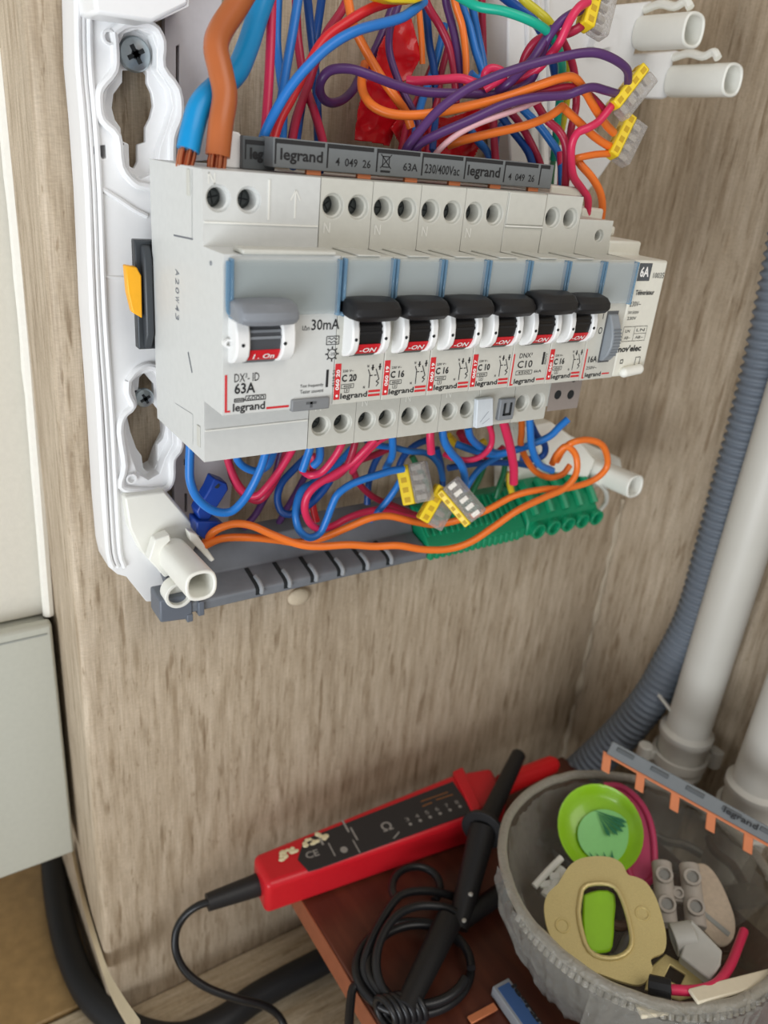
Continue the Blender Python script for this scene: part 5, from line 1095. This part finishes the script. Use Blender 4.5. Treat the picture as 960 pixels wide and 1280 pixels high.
# terminal strip
c, e1, e2, n = basis(848, 1118, ZR-8, .55, -8)
t = thing('terminal_strip', 'grey two-pole screw terminal strip right of the brass plate', 'terminal strip', c)
GT = mat('greige_plastic', (176, 168, 158), .5)
for dx in (-1, 1):
    part(t, 'pole_barrel', MB().tube([c+e1*dx*6.2-e2*14, c+e1*dx*6.2+e2*14], 4.6, 14, 0), GT, .6)
    for dy in (-1, 1):
        p = c+e1*dx*6.2+e2*dy*6.5; part(t, 'screw_turret', MB().pipe(p, p+n*6.4, 4.0, 2.7, 18, 1.6), GT, .3)
        part(t, 'turret_screw', MB().cyl(p+n*3, p+n*5, 2.3).obox(p+n*5.1, (e1+e2)*2.6, (e1-e2)*.4, n*.3), mat('dull_screw', (150, 148, 142), .4, .7))
part(t, 'web', MB().obox(c-n*1, e1*12, e2*7, n*4), GT, .5)
part(t, 'mounting_hole', MB().pipe(c-n*1, c+n*2.2, 2.6, 1.6, 14, 2), GT)
# pale disc
c, e1, e2, n = basis(880, 1120, ZR-16, .5)
P = [(852, 1092), (862, 1082), (880, 1079), (896, 1094), (910, 1122), (919, 1150), (917, 1172), (905, 1182), (892, 1176), (870, 1150), (856, 1120)]
t = thing('pale_disc', 'pale beige worn plastic disc with a grey stripe, behind the terminal strip', 'disc', c)
part(t, 'disc', MB().prism(pp(smooth2(P), c, n), -n*2.5), mat('worn_beige', (204, 186, 164), .6, var=.2, vs=500, bump=.5), .6)
part(t, 'stripe', MB().prism(pp([(872, 1138), (877, 1136), (913, 1166), (910, 1171)], c+n*.1, n), n*.2), mat('stripe_grey', (158, 160, 156), .6))
# grey wire connector block
c, e1, e2, n = basis(868, 1184, ZR+2, .6)
t = thing('grey_connector', 'light grey square-ended plastic connector in front of the pale disc', 'connector', c)
F = pp([(864, 1148), (903, 1188), (901, 1206), (888, 1226), (850, 1196)], c, n)
part(t, 'shell', MB().prism(F, -n*9), mat('light_grey_shell', (176, 174, 166), .45), .8)
c2 = atp(851, 1167, c, n)-n*5; part(t, 'entry_hood', MB().pipe(c2+e1*6, c2-e1*3-e2*1, 6, 4.4, 20, 6, .5), MATS['light_grey_shell'], .4)
# red wire with black end
P = [atz(x, y, z) for x, y, z in ((838, 1237, ZR+1), (868, 1238, ZR+2), (895, 1230, ZR+1), (912, 1208, ZR-4), (922, 1185, ZR-8), (930, 1164, ZR-10))]
t = thing('red_lead', 'short crimson wire with a black taped end along the front rim of the bowl', 'wire', P[0])
part(t, 'insulation', MB().tube(P, 2.0, 12, 6), wm('pink'), ang=60)
part(t, 'taped_end', MB().tube([atz(811, 1231, ZR-1), atz(824, 1234, ZR), atz(839, 1237, ZR+1)], 4.0, 10, 3), BLK, .3)
# cream stick
p, q = atz(866, 1246, ZR+4), atz(975, 1218, ZR-2)
d = (q-p).normalized(); s = d.cross(upv).normalized()
single('cream_stick', 'long cream plastic strip sticking out over the front rim', 'strip', MB().obox((p+q)/2, d*(q-p).length, s*6, (0, 0, 2)), mat('cream_plastic', (224, 214, 190), .5), .6)
p, q = atz(797, 1262, ZR-2), atz(842, 1256, ZR-2); d = (q-p).normalized()
single('cream_chip', 'small cream plastic chip at the bottom of the front rim', 'strip', MB().obox((p+q)/2, d*(q-p).length, d.cross(upv)*7, (0, 0, 2)), MATS['cream_plastic'], .6)
# brass bracket lower
c, e1, e2, n = basis(835, 1215, ZR-10, .4)
t = single('brass_bracket', 'dull brass bracket half hidden under the grey connector', 'bracket', MB().prism(pp([(812, 1210), (832, 1192), (872, 1215), (885, 1240), (850, 1250), (806, 1236)], c, n), -n*1.6, [pp([(838, 1206), (857, 1218), (850, 1232), (830, 1222)], c, n)]), BR, .4)
# clutter at the bottom of the bowl
random.seed(5)
JM = [mat('junk_brown', (92, 70, 54), .6), mat('junk_grey', (120, 116, 110), .5), mat('junk_steel', (140, 140, 138), .35, .8)]
for i, (px, py, kind) in enumerate(((700, 1060, 1), (826, 1080, 0), (905, 1200, 0), (930, 1120, 1), (845, 1055, 2), (790, 1155, 0), (775, 1185, 2), (905, 1075, 0))):
    c = atz(px, py, ZS+22); a = random.uniform(0, 3); d = V((math.cos(a), math.sin(a), .1)); s = d.cross(upv).normalized()
    P = [c-d*14, c-d*4+s*2, c+d*6-s*1, c+d*14+s*2]
    b = MB().tube(P, 2.4, 8, 4) if kind != 1 else MB().obox(c, d*22, s*12, (0, 0, 4))
    single('scrap_wire' if kind != 1 else 'plastic_offcut', ['dark scrap piece under the green dish, left', 'brown scrap between the pink lid and the terminal strip', 'brown scrap right of the grey connector', 'grey offcut at the far right inside the bowl', 'steel scrap above the terminal strip', 'brown scrap seen through the brass plate', 'steel scrap low in the brass opening', 'brown scrap behind the pale disc'][i], 'scrap', b, JM[kind], .5 if kind == 1 else 0, 'scraps at the bottom of the bowl')
# comb busbar standing in the bowl
P0 = atz(762, 934, -214); P1 = atz(905, 1013, -222); P2 = P0+(P1-P0)*1.65
d = (P2-P0).normalized(); nn_ = ((CAM-P0).normalized()); hv = (nn_-d*nn_.dot(d)).normalized(); wv = d.cross(hv).normalized()
if wv.z < 0: wv = -wv
t = thing('comb_busbar', 'grey comb busbar with copper teeth leaning across the top right of the bowl', 'busbar', P0)
L = (P2-P0).length; tu = hv.cross(d)
part(t, 'bar_housing', MB().obox((P0+P2)/2, d*L, wv*7, hv*5), mat('busbar_grey', (0, 0, 0)), .5)
part(t, 'copper_strip', MB().obox((P0+P2)/2-wv*4.2-d*2, d*(L-4), wv*1.4, hv*2), COPP, .2)
k = 0
while k*17.8 < L-4:
    p = P0+d*(3+17.8*k)-wv*3
    part(t, 'copper_tooth', MB().obox(p-wv*4.5-d*1.2, d*4.5, wv*9-d*3, hv*1.4), COPP, .4)
    part(t, 'end_clip', MB().obox(P0+d*(8+17.8*k)+hv*2.6+wv*1, d*9, wv*2, hv*1), MATS['busbar_dark_grey'], .3); k += 1
part(t, 'lettering', MB().text('legrand', P0+d*(L*.60)-tu*1.6+hv*3.3, d*16, tu*3.6, .02), INK)
